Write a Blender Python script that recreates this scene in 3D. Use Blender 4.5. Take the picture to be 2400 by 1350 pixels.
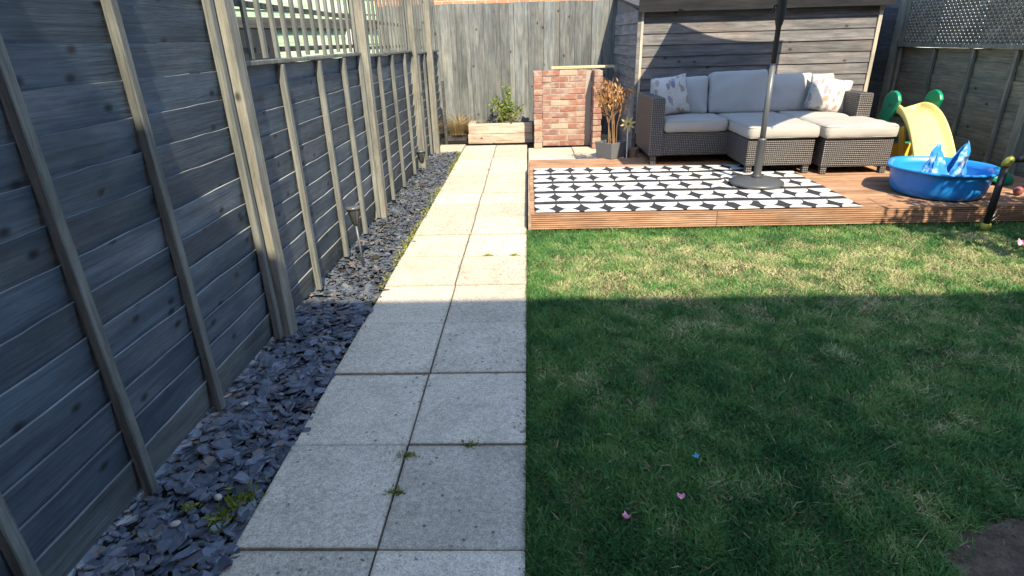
import bpy, bmesh, math, random
import numpy as np
from mathutils import Vector, Matrix, noise as mnoise
random.seed(7); rng = np.random.default_rng(7)
for o in list(bpy.data.objects): bpy.data.objects.remove(o)
S = bpy.context.scene; C = S.collection
rad = math.radians

# ------------------------------------------------------------------ camera
cam_d = bpy.data.cameras.new('camera'); cam = bpy.data.objects.new('camera', cam_d); C.objects.link(cam)
cam_d.sensor_width = 36.0; cam_d.lens = 36.0*1341.8/2400.0; cam_d.clip_end = 500; cam_d.clip_start = 0.02
PI_, YA, RO = 0.4093, -0.0362, -0.0287
fw = Vector((math.sin(YA)*math.cos(PI_), math.cos(YA)*math.cos(PI_), -math.sin(PI_)))
rt = Vector((math.cos(YA), -math.sin(YA), 0)); up = rt.cross(fw)
r2 = rt*math.cos(RO)+up*math.sin(RO); u2 = up*math.cos(RO)-rt*math.sin(RO)
mw = Matrix((r2, u2, -fw)).transposed().to_4x4(); mw.translation = (0.0223, 0.0, 1.2717)
cam.matrix_world = mw
S.camera = cam
S.render.resolution_x = 1024; S.render.resolution_y = 576

# ------------------------------------------------------------------ sky, sun, exposure
SUN_AZ, SUN_EL = rad(15.0), rad(45.7)      # from behind the camera, a little to the right
wd = bpy.data.worlds.new('World'); S.world = wd; wd.use_nodes = True
wn = wd.node_tree; bg = wn.nodes['Background']
sky = wn.nodes.new('ShaderNodeTexSky'); sky.sky_type = 'NISHITA'; sky.sun_disc = False
sky.sun_elevation = SUN_EL; sky.sun_rotation = math.pi-SUN_AZ
sky.air_density = 1.3; sky.dust_density = 0.6; sky.ozone_density = 2.0
wn.links.new(sky.outputs[0], bg.inputs[0]); bg.inputs[1].default_value = 0.15
sun_d = bpy.data.lights.new('sun', 'SUN'); sun = bpy.data.objects.new('sun', sun_d); C.objects.link(sun)
sun_d.energy = 3.3; sun_d.angle = rad(0.55); sun_d.color = (1.0, 0.875, 0.65)
sdir = Vector((-math.sin(SUN_AZ)*math.cos(SUN_EL), math.cos(SUN_AZ)*math.cos(SUN_EL), -math.sin(SUN_EL)))
sun.rotation_euler = sdir.to_track_quat('-Z', 'Y').to_euler(); sun.location = (3, -6, 9)
vs = S.view_settings; vs.view_transform = 'Standard'; vs.look = 'None'; vs.gamma = 1.0; vs.use_curve_mapping = False
vs.exposure = 1.75

# ------------------------------------------------------------------ material helpers
class G:
    def __init__(s, name, rough=0.8, spec=0.3):
        s.m = bpy.data.materials.new(name); s.m.use_nodes = True; s.t = s.m.node_tree
        s.b = s.t.nodes['Principled BSDF']; s.b.inputs['Roughness'].default_value = rough
        s.b.inputs['Specular IOR Level'].default_value = spec
    def n(s, typ, props=None, **ins):
        nd = s.t.nodes.new('ShaderNode'+typ)
        for k, v in (props or {}).items(): setattr(nd, k, v)
        for k, v in ins.items():
            k = int(k[1:]) if k[0] == '_' and k[1:].isdigit() else k.replace('_', ' ')
            s.put(nd.inputs[k], v)
        return nd
    def put(s, sock, v):
        if isinstance(v, bpy.types.NodeSocket): s.t.links.new(v, sock)
        elif isinstance(v, (tuple, list)) and len(v) == 3 and sock.type == 'RGBA': sock.default_value = (*v, 1)
        else: sock.default_value = v
    def coords(s, rnd=True):
        tc = s.n('TexCoord').outputs['Object']
        if not rnd: return tc
        oi = s.n('ObjectInfo')
        sc = s.n('VectorMath', {'operation': 'SCALE'}, _0=(37.1, 17.3, 53.7)); s.put(sc.inputs['Scale'], oi.outputs['Random'])
        return s.n('VectorMath', {'operation': 'ADD'}, _0=tc, _1=sc.outputs[0]).outputs[0]
    def rand(s): return s.n('ObjectInfo').outputs['Random']
    def mapping(s, v, scale): return s.n('Mapping', Vector=v, Scale=scale).outputs[0]
    def noise(s, v, scale=5, detail=4, rough=0.55, dist=0):
        return s.n('TexNoise', Vector=v, Scale=scale, Detail=detail, Roughness=rough, Distortion=dist).outputs['Fac']
    def voro(s, v, scale=5, feature='F1', rnd=1):
        return s.n('TexVoronoi', {'feature': feature}, Vector=v, Scale=scale, Randomness=rnd)
    def ramp(s, f, stops):
        nd = s.n('ValToRGB', Fac=f); cr = nd.color_ramp
        while len(cr.elements) < len(stops): cr.elements.new(0.5)
        for e, (p, c) in zip(cr.elements, stops): e.position = p; e.color = (*c, 1) if len(c) == 3 else c
        return nd.outputs[0]
    def step(s, f, a, b):
        return s.n('MapRange', Value=f, From_Min=a, From_Max=b).outputs[0]
    def mix(s, f, a, b, mode='MIX'):
        nd = s.n('Mix', {'data_type': 'RGBA', 'blend_type': mode})
        s.put(nd.inputs[0], f); s.put(nd.inputs[6], a); s.put(nd.inputs[7], b); return nd.outputs[2]
    def math(s, op, a, b=0.0, c=0.0):
        nd = s.n('Math', {'operation': op}); s.put(nd.inputs[0], a); s.put(nd.inputs[1], b); s.put(nd.inputs[2], c); return nd.outputs[0]
    def scalecol(s, col, f):
        nd = s.n('VectorMath', {'operation': 'SCALE'}, _0=col); s.put(nd.inputs['Scale'], f); return nd.outputs[0]
    def sep(s, v):
        nd = s.n('SeparateXYZ', Vector=v); return nd.outputs[0], nd.outputs[1], nd.outputs[2]
    def bump(s, h, strength=0.4, dist=0.004):
        s.put(s.b.inputs['Normal'], s.n('Bump', Height=h, Strength=strength, Distance=dist).outputs[0])
    def col(s, c): s.put(s.b.inputs['Base Color'], c); return s

def wood(name, dark, light, axis=0, patch=None, patch_amt=0.5, knots=0.0, rough=0.85, var=0.3, spec=0.25, bump=0.5, fine=26):
    g = G(name, rough, spec); v = g.coords()
    sc = [fine]*3; sc[axis] = 2.2
    gr = g.noise(g.mapping(v, tuple(sc)), 1.0, 7, 0.65, 0.6)
    c = g.ramp(gr, [(0.28, dark), (0.72, light)])
    sc2 = [5.0]*3; sc2[axis] = 1.6
    big = g.noise(g.mapping(v, tuple(sc2)), 1.0, 5, 0.6)
    if patch: c = g.mix(g.math('MULTIPLY', g.step(big, 0.48, 0.68), patch_amt), c, patch)
    if knots:
        vx, vy, vz = g.sep(g.mapping(v, tuple(6.5 if k_ == axis else 10.0 for k_ in range(3))))
        la, lb = ((vx, vz), (vy, vz), (vz, vx))[axis]
        vo = g.voro(g.n('CombineXYZ', X=la, Y=lb).outputs[0], 1.0); vo.voronoi_dimensions = '2D'
        r = g.sep(vo.outputs['Color'])[0]
        k = g.math('MULTIPLY', g.math('SUBTRACT', 1.0, g.step(vo.outputs['Distance'], 0.05, 0.17)), g.math('GREATER_THAN', r, 1-knots))
        c = g.mix(g.math('MULTIPLY', k, 0.92), c, tuple(x*0.22 for x in dark))
    sc3 = [95.0]*3; sc3[axis] = 3.2
    cr = g.noise(g.mapping(v, tuple(sc3)), 1.0, 4, 0.7, 0.4)
    c = g.scalecol(c, g.n('MapRange', Value=cr, From_Min=0.30, From_Max=0.56, To_Min=0.62, To_Max=1.08).outputs[0])
    sc4 = [16.0]*3; sc4[axis] = 5.0
    c = g.scalecol(c, g.n('MapRange', Value=g.noise(g.mapping(v, tuple(sc4)), 1.0, 6, 0.7), From_Min=0.3, From_Max=0.7, To_Min=0.76, To_Max=1.24).outputs[0])
    c = g.scalecol(c, g.math('MULTIPLY_ADD', g.rand(), var, 1-var/2))
    c = g.scalecol(c, g.math('MULTIPLY_ADD', g.noise(v, 1.7, 3), 0.6, 0.7))
    g.col(c); g.bump(g.math('ADD', gr, g.math('MULTIPLY', cr, 0.8)), bump, 0.004); return g.m

def plain(name, c, rough=0.5, spec=0.4, nscale=30, amt=0.15, bump=0.0, trans=0.0):
    g = G(name, rough, spec); v = g.coords(); nz = g.noise(v, nscale, 4)
    g.col(g.scalecol(g.n('RGB').outputs[0], g.math('MULTIPLY_ADD', nz, amt*2, 1-amt)))
    for nd in g.t.nodes:
        if nd.type == 'RGB': nd.outputs[0].default_value = (*c, 1)
    if bump: g.bump(nz, bump, 0.002)
    if trans: g.b.inputs['Transmission Weight'].default_value = trans
    return g.m

MT = {}
MT['stain'] = wood('stained_board', (0.027, 0.041, 0.058), (0.060, 0.084, 0.110), 0, (0.13, 0.14, 0.15), 0.5, 0.30, 0.7, 0.55, 0.4)
MT['stainlow'] = wood('faded_board', (0.035, 0.045, 0.052), (0.095, 0.11, 0.112), 0, (0.14, 0.14, 0.125), 0.5, 0.1, 0.8, 0.25)
MT['litedge'] = wood('lit_board_edge', (0.09, 0.10, 0.11), (0.27, 0.275, 0.27), 0, None, 0, 0)  # paler colour painting the light caught along the board tops
MT['batten'] = wood('fence_batten_wood', (0.070, 0.078, 0.075), (0.165, 0.17, 0.155), 2, (0.21, 0.205, 0.18), 0.5, 0.08, 0.8, 0.25)
MT['post'] = wood('fence_post_wood', (0.095, 0.095, 0.082), (0.215, 0.21, 0.18), 2, (0.26, 0.23, 0.18), 0.6, 0.10, 0.8, 0.15)
MT['darkrail'] = wood('dark_rail_wood', (0.035, 0.035, 0.038), (0.09, 0.085, 0.08), 0, None, 0, 0.1)
MT['fascia'] = wood('dark_fascia', (0.007, 0.007, 0.009), (0.020, 0.020, 0.021), 0, None, 0, 0.1)
MT['backboard'] = wood('grey_fence_board', (0.065, 0.072, 0.072), (0.17, 0.18, 0.175), 2, (0.21, 0.20, 0.175), 0.55, 0.12, 0.85, 0.42)
MT['shed'] = wood('shed_cladding', (0.055, 0.054, 0.056), (0.17, 0.165, 0.165), 0, (0.20, 0.155, 0.135), 0.5, 0.12, 0.7, 0.30)
MT['shedside'] = wood('shed_side_cladding', (0.09, 0.09, 0.09), (0.20, 0.195, 0.19), 0, (0.25, 0.22, 0.20), 0.4, 0.1, 0.8, 0.3)
MT['shedtrim'] = wood('shed_trim', (0.25, 0.22, 0.17), (0.45, 0.40, 0.32), 2, None, 0, 0.05)
MT['rfence'] = wood('green_grey_board', (0.10, 0.105, 0.08), (0.21, 0.215, 0.165), 0, (0.26, 0.25, 0.18), 0.6, 0.13, 0.8, 0.3)
MT['rbatten'] = wood('green_grey_batten', (0.11, 0.115, 0.09), (0.22, 0.22, 0.175), 2, None, 0, 0.05)
MT['lattice'] = wood('lattice_wood', (0.10, 0.10, 0.085), (0.22, 0.22, 0.19), 0, None, 0, 0)
MT['deck'] = wood('deck_timber', (0.145, 0.080, 0.046), (0.355, 0.198, 0.116), 0, (0.30, 0.205, 0.14), 0.5, 0.08, 0.75, 0.2)
MT['deckside'] = wood('deck_edge_timber', (0.16, 0.12, 0.085), (0.30, 0.23, 0.17), 1, None, 0, 0.05)
MT['sleeper'] = wood('sleeper_timber', (0.27, 0.195, 0.15), (0.56, 0.44, 0.355), 0, (0.60, 0.50, 0.42), 0.6, 0.1, 0.85, 0.2)
MT['plank'] = wood('pale_plank', (0.38, 0.28, 0.16), (0.60, 0.46, 0.28), 0)
MT['mint'] = wood('mint_paint', (0.40, 0.56, 0.36), (0.50, 0.66, 0.44), 0, None, 0, 0, 0.6, 0.12)
MT['stem'] = wood('dry_stem', (0.12, 0.07, 0.04), (0.30, 0.19, 0.11), 2, None, 0, 0)
MT['steel'] = plain('grey_metal', (0.085, 0.092, 0.10), 0.4, 0.5, 60, 0.15)
MT['black'] = plain('black_plastic', (0.010, 0.0105, 0.012), 0.6, 0.5, 60, 0.2)
MT['basegrey'] = plain('umbrella_base_plastic', (0.055, 0.058, 0.062), 0.38, 0.5, 80, 0.15, 0.05)
MT['canopy'] = plain('canopy_fabric', (0.035, 0.037, 0.042), 0.9, 0.1, 200, 0.1)
MT['yellow'] = plain('yellow_plastic', (0.62, 0.44, 0.05), 0.38, 0.5, 12, 0.12)
MT['chute'] = plain('pale_yellow_plastic', (0.70, 0.57, 0.19), 0.42, 0.5, 9, 0.14, 0.05)
MT['green'] = plain('green_plastic', (0.0, 0.20, 0.10), 0.35, 0.5, 12, 0.12)
MT['blue'] = plain('blue_plastic', (0.015, 0.21, 0.62), 0.33, 0.5, 10, 0.16, 0.05)
MT['yellowgreen'] = plain('lime_yellow_plastic', (0.33, 0.32, 0.05), 0.4, 0.5, 20, 0.12)
MT['soil'] = plain('dark_soil', (0.034, 0.030, 0.027), 0.95, 0.1, 45, 0.5, 0.9)
MT['felt'] = plain('roof_felt', (0.05, 0.05, 0.052), 0.9, 0.2, 120, 0.3, 0.5)
MT['white'] = plain('white_paint', (0.72, 0.72, 0.70), 0.6, 0.3, 30, 0.06)
MT['pink'] = plain('pink_plastic', (0.72, 0.33, 0.42), 0.55, 0.3, 30, 0.2)
MT['pinkpanel'] = plain('pink_panel', (0.75, 0.50, 0.62), 0.6, 0.3, 30, 0.05)
MT['red'] = plain('red_plastic', (0.26, 0.09, 0.09), 0.45, 0.4, 30, 0.1)
MT['cyanbit'] = plain('blue_scrap', (0.14, 0.42, 0.60), 0.5, 0.4, 30, 0.1)
MT['potgrey'] = plain('slate_planter', (0.13, 0.135, 0.145), 0.7, 0.3, 40, 0.15, 0.1)
MT['terracotta'] = plain('terracotta', (0.22, 0.13, 0.09), 0.85, 0.2, 30, 0.2)
MT['ornament'] = plain('ornament_yellow', (0.50, 0.40, 0.17), 0.6, 0.3, 60, 0.2)
MT['stone'] = plain('pale_render', (0.60, 0.57, 0.52), 0.9, 0.2, 8, 0.12, 0.2)
MT['pebble'] = plain('pale_pebble', (0.36, 0.33, 0.30), 0.8, 0.2, 60, 0.25)
MT['glass'] = plain('window_glass', (0.03, 0.035, 0.04), 0.06, 0.6, 3, 0.1)
MT['net'] = plain('white_net', (0.62, 0.64, 0.62), 0.7, 0.2, 60, 0.1)
MT['lens'] = plain('lamp_lens', (0.06, 0.065, 0.062), 0.25, 0.5, 60, 0.2, 0.0, 0.25)
MT['solar'] = plain('solar_cap', (0.07, 0.075, 0.08), 0.3, 0.5, 60, 0.1)
MT['piping'] = plain('cushion_piping', (0.30, 0.28, 0.25), 0.9, 0.1, 200, 0.1)
MT['mortar'] = plain('mortar', (0.30, 0.26, 0.22), 0.95, 0.1, 60, 0.25, 0.5)
MT['concrete'] = plain('concrete', (0.42, 0.39, 0.33), 0.95, 0.1, 30, 0.25, 0.4)

def m_slab():
    g = G('exposed_aggregate_slab', 0.9, 0.2); v = g.coords()
    f = g.noise(v, 170, 3, 0.7); b = g.noise(v, 5, 5, 0.65); st = g.noise(v, 26, 6, 0.75); md = g.noise(v, 60, 4, 0.6)
    c = g.ramp(f, [(0.30, (0.27, 0.23, 0.172)), (0.50, (0.47, 0.415, 0.325)), (0.72, (0.60, 0.54, 0.43))])
    c = g.scalecol(c, g.math('MULTIPLY_ADD', b, 0.7, 0.64))
    c = g.scalecol(c, g.n('MapRange', Value=md, From_Min=0.3, From_Max=0.7, To_Min=0.80, To_Max=1.16).outputs[0])
    c = g.mix(g.math('MULTIPLY', g.step(st, 0.54, 0.72), 0.45), c, (0.21, 0.175, 0.13))
    vo = g.voro(v, 34); r = g.sep(vo.outputs['Color'])[0]
    dens = g.step(g.noise(v, 2.6, 2), 0.42, 0.66)               # lichen specks gather on some slabs
    sp = g.math('MULTIPLY', g.math('SUBTRACT', 1.0, g.step(vo.outputs['Distance'], 0.10, 0.26)), g.math('GREATER_THAN', g.math('MULTIPLY', r, dens), 0.30))
    c = g.mix(g.math('MULTIPLY', sp, 0.8), c, (0.06, 0.055, 0.05))
    gx, gy, gz = g.sep(g.n('TexCoord').outputs['Generated'])     # grime gathered along the joints
    ex = g.math('MINIMUM', g.math('MINIMUM', gx, g.math('SUBTRACT', 1.0, gx)), g.math('MINIMUM', gy, g.math('SUBTRACT', 1.0, gy)))
    ed = g.math('ADD', ex, g.math('MULTIPLY', g.math('SUBTRACT', st, 0.5), 0.10))
    c = g.mix(g.math('MULTIPLY', g.math('SUBTRACT', 1.0, g.step(ed, -0.01, 0.028)), 0.5), c, (0.17, 0.14, 0.10))
    c = g.scalecol(c, g.math('MULTIPLY_ADD', g.rand(), 0.30, 0.85))
    g.col(c); g.bump(g.math('ADD', f, g.math('MULTIPLY', md, 1.2)), 0.6, 0.003); return g.m
MT['slab'] = m_slab()

def m_slate():
    g = G('slate_chip', 0.55, 0.45); v = g.coords(False)
    vo = g.voro(v, 22); a, b_, _ = g.sep(vo.outputs['Color'])
    c = g.ramp(a, [(0.0, (0.030, 0.040, 0.058)), (0.55, (0.062, 0.078, 0.108)), (0.85, (0.105, 0.122, 0.150)), (1.0, (0.16, 0.155, 0.155))])
    c = g.mix(g.step(b_, 0.90, 0.99), c, (0.16, 0.125, 0.105))
    c = g.scalecol(c, g.math('MULTIPLY_ADD', g.rand(), 0.7, 0.7))
    c = g.mix(g.math('MULTIPLY', g.step(g.noise(v, 60, 4), 0.5, 0.7), 0.25), c, (0.25, 0.23, 0.21))
    g.col(c); g.bump(g.noise(v, 150, 4), 0.4, 0.002); return g.m
MT['slate'] = m_slate()

def m_brick():
    g = G('reclaimed_brick', 0.9, 0.2); v = g.coords(); r = g.rand()
    c = g.ramp(r, [(0.0, (0.23, 0.105, 0.08)), (0.3, (0.27, 0.135, 0.10)), (0.55, (0.20, 0.11, 0.10)), (0.75, (0.30, 0.19, 0.14)), (1.0, (0.36, 0.29, 0.22))])
    n1 = g.noise(v, 38, 5, 0.65); n2 = g.noise(v, 9, 4)
    c = g.mix(g.math('MULTIPLY', g.step(n2, 0.46, 0.66), 0.8), c, (0.36, 0.295, 0.245))
    c = g.scalecol(c, g.math('MULTIPLY_ADD', n1, 0.7, 0.62)); g.col(c); g.bump(n1, 0.7, 0.004); return g.m
MT['brick'] = m_brick()

def m_housebrick():
    g = G('house_brickwork', 0.9, 0.2); v = g.mapping(g.n('TexCoord').outputs['Generated'], (1, 1, 1))
    x, y, z = g.sep(g.coords(False)); vv = g.n('CombineXYZ', X=x, Y=z).outputs[0]
    br = g.n('TexBrick', Vector=vv, Color1=(0.36, 0.14, 0.075), Color2=(0.44, 0.19, 0.10), Mortar=(0.42, 0.36, 0.30), Scale=1.0, Mortar_Size=0.006, Brick_Width=0.225, Row_Height=0.075)
    g.col(br.outputs['Color']); return g.m
MT['housebrick'] = m_housebrick()

def m_rug():
    g = G('woven_rug', 0.85, 0.15); x, y, z = g.sep(g.coords(False))
    wob = g.math('MULTIPLY', g.math('SUBTRACT', g.noise(g.coords(False), 5, 3), 0.5), 0.05)
    u = g.math('SUBTRACT', g.math('FRACT', g.math('DIVIDE', g.math('ADD', g.math('ADD', x, 0.021), wob), 0.18)), 0.5)
    w = g.math('SUBTRACT', g.math('FRACT', g.math('DIVIDE', g.math('ADD', g.math('ADD', y, 0.255), wob), 0.330)), 0.5)
    au, aw = g.math('ABSOLUTE', u), g.math('ABSOLUTE', w)
    d = g.math('ADD', g.math('POWER', g.math('MULTIPLY', au, 2.0), 2.0), g.math('POWER', g.math('MULTIPLY', aw, 2.0), 2.0))
    white = g.math('MULTIPLY', g.math('LESS_THAN', d, 1.0), g.math('GREATER_THAN', g.math('ADD', aw, g.math('MULTIPLY', wob, 2.6)), 0.125))
    weave = g.noise(g.mapping(g.coords(False), (300, 90, 1)), 1.0, 2)
    c = g.mix(white, (0.030, 0.031, 0.036), (0.50, 0.495, 0.48))
    c = g.scalecol(c, g.math('MULTIPLY_ADD', weave, 0.35, 0.80))
    c = g.scalecol(c, g.math('MULTIPLY_ADD', g.noise(g.coords(False), 3, 4), 0.3, 0.84))
    g.col(c); g.bump(weave, 0.3, 0.002); return g.m
MT['rug'] = m_rug()

def m_wicker():
    g = G('brown_wicker', 0.42, 0.5); x, y, z = g.sep(g.n('TexCoord').outputs['Object'])
    h = g.math('ADD', x, y); k = math.pi/0.0165
    w = g.math('MULTIPLY', g.math('SINE', g.math('MULTIPLY', g.math('ADD', h, z), k)), g.math('SINE', g.math('MULTIPLY', g.math('SUBTRACT', h, z), k)))
    vv = g.n('CombineXYZ', X=h, Y=z).outputs[0]
    c = g.ramp(g.math('MULTIPLY_ADD', w, 0.5, 0.5), [(0.15, (0.018, 0.016, 0.016)), (0.55, (0.055, 0.048, 0.046)), (0.92, (0.20, 0.18, 0.17))])  # pale end of the ramp paints glints on the strands
    g.col(g.scalecol(c, g.math('MULTIPLY_ADD', g.noise(vv, 40, 4), 1.1, 0.45)))
    g.bump(w, 0.8, 0.005); return g.m
MT['wicker'] = m_wicker()

def m_fabric(name, c):
    g = G(name, 0.95, 0.1); v = g.coords(); f = g.noise(v, 420, 2); b = g.noise(v, 7, 4)
    cc = g.scalecol(g.n('RGB').outputs[0], g.math('MULTIPLY', g.math('MULTIPLY_ADD', f, 0.2, 0.9), g.math('MULTIPLY_ADD', b, 0.16, 0.92)))
    for nd in g.t.nodes:
        if nd.type == 'RGB': nd.outputs[0].default_value = (*c, 1)
    g.col(cc); g.bump(g.math('ADD', g.math('MULTIPLY', f, 0.15), b), 0.35, 0.012); return g.m
MT['cushion'] = m_fabric('cushion_fabric', (0.34, 0.32, 0.295))
MT['backcushion'] = m_fabric('back_cushion_fabric', (0.385, 0.385, 0.385))

def m_floral():
    g = G('floral_print', 0.95, 0.1); v = g.coords()
    vd = g.n('VectorMath', {'operation': 'ADD'}, _0=g.mapping(v, (1, 1, 0.55)), _1=g.scalecol(g.n('TexNoise', Vector=v, Scale=9.0, Detail=2.0).outputs['Color'], 0.05)).outputs[0]
    vo = g.voro(vd, 19); r, q, _ = g.sep(vo.outputs['Color'])
    leaf = g.math('MULTIPLY', g.math('LESS_THAN', vo.outputs['Distance'], 0.40), g.math('GREATER_THAN', q, 0.18))
    pc = g.ramp(r, [(0.0, (0.13, 0.12, 0.19)), (0.35, (0.26, 0.23, 0.29)), (0.6, (0.36, 0.20, 0.10)), (0.85, (0.28, 0.19, 0.20)), (1.0, (0.20, 0.20, 0.17))])
    vein = g.math('LESS_THAN', g.math('ABSOLUTE', g.math('SUBTRACT', g.noise(v, 16, 2), 0.5)), 0.012)
    c = g.mix(g.math('MULTIPLY', leaf, 0.85), (0.46, 0.44, 0.41), pc); c = g.mix(g.math('MULTIPLY', vein, 0.6), c, (0.30, 0.25, 0.26))
    g.col(c); g.bump(g.noise(v, 9, 3), 0.3, 0.01); return g.m
MT['floral'] = m_floral()

def m_grass():
    g = G('grass_blade', 0.6, 0.25)
    a = g.n('Attribute', {'attribute_name': 'tint'}).outputs['Fac']; d = g.n('Attribute', {'attribute_name': 'dry'}).outputs['Fac']
    c = g.ramp(a, [(0.0, (0.024, 0.125, 0.036)), (0.5, (0.085, 0.235, 0.058)), (1.0, (0.23, 0.35, 0.10))])
    c = g.mix(d, c, g.ramp(a, [(0.0, (0.28, 0.235, 0.12)), (1.0, (0.58, 0.51, 0.30))]))
    g.col(c); g.b.inputs['Subsurface Weight'].default_value = 0.0
    tr = g.n('BsdfTranslucent', Color=c); mx = g.n('MixShader', _0=0.3, _1=g.b.outputs[0], _2=tr.outputs[0])
    g.t.links.new(mx.outputs[0], g.t.nodes['Material Output'].inputs[0]); return g.m
MT['grass'] = m_grass()

def m_leaf(name, stops, trans=0.3, rough=0.5):
    g = G(name, rough, 0.3); a = g.n('Attribute', {'attribute_name': 'tint'}).outputs['Fac']; c = g.ramp(a, stops); g.col(c)
    tr = g.n('BsdfTranslucent', Color=c); mx = g.n('MixShader', _0=trans, _1=g.b.outputs[0], _2=tr.outputs[0])
    g.t.links.new(mx.outputs[0], g.t.nodes['Material Output'].inputs[0]); return g.m
MT['leaf'] = m_leaf('green_leaf', [(0, (0.06, 0.11, 0.015)), (0.6, (0.17, 0.24, 0.03)), (1, (0.30, 0.34, 0.06))])
MT['dryleaf'] = m_leaf('dry_leaf', [(0, (0.20, 0.095, 0.035)), (0.6, (0.40, 0.205, 0.075)), (1, (0.50, 0.33, 0.17))])
MT['straw'] = m_leaf('straw_blade', [(0, (0.20, 0.16, 0.08)), (0.7, (0.36, 0.29, 0.15)), (1, (0.45, 0.27, 0.13))])
MT['darkleaf'] = m_leaf('dark_green_leaf', [(0, (0.02, 0.045, 0.012)), (1, (0.07, 0.11, 0.03))])
MT['edgeleaf'] = m_leaf('edge_grass_blade', [(0, (0.03, 0.10, 0.03)), (0.6, (0.10, 0.20, 0.05)), (1, (0.34, 0.32, 0.14))])
MT['weed'] = m_leaf('weed_leaf', [(0, (0.10, 0.14, 0.02)), (0.6, (0.22, 0.25, 0.04)), (1, (0.34, 0.30, 0.09))])

def m_lawnsoil():
    g = G('lawn_soil', 0.95, 0.1); v = g.coords(False); a = g.noise(v, 5, 5); b = g.noise(v, 90, 4)
    c = g.ramp(a, [(0.35, (0.035, 0.045, 0.016)), (0.65, (0.10, 0.085, 0.045))])
    g.col(g.scalecol(c, g.math('MULTIPLY_ADD', b, 1.0, 0.5))); g.bump(b, 0.8, 0.01); return g.m
MT['lawnsoil'] = m_lawnsoil()
def m_dirt():
    g = G('bare_dirt', 0.95, 0.1); v = g.coords(False); a = g.noise(v, 14, 6, 0.7); b = g.noise(v, 110, 4)
    c = g.ramp(a, [(0.3, (0.045, 0.032, 0.024)), (0.7, (0.14, 0.098, 0.072))])
    g.col(g.scalecol(c, g.math('MULTIPLY_ADD', b, 0.8, 0.6))); g.bump(g.math('ADD', a, g.math('MULTIPLY', b, .4)), 0.9, 0.02); return g.m
MT['dirt'] = m_dirt()
def m_ground():
    g = G('earth', 0.95, 0.1); v = g.coords(False); a = g.noise(v, 1.4, 6)
    g.col(g.ramp(a, [(0.3, (0.06, 0.055, 0.035)), (0.7, (0.12, 0.11, 0.06))])); return g.m
MT['earth'] = m_ground()
def m_bag():
    g = G('thin_blue_plastic', 0.22, 0.6); v = g.coords(); n = g.noise(v, 16, 3)
    c = g.mix(g.step(n, 0.50, 0.62), (0.06, 0.36, 0.72), (0.52, 0.66, 0.74)); g.col(c)
    tr = g.n('BsdfTranslucent', Color=c); mx = g.n('MixShader', _0=0.35, _1=g.b.outputs[0], _2=tr.outputs[0])
    g.t.links.new(mx.outputs[0], g.t.nodes['Material Output'].inputs[0]); return g.m
MT['bag'] = m_bag()

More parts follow.
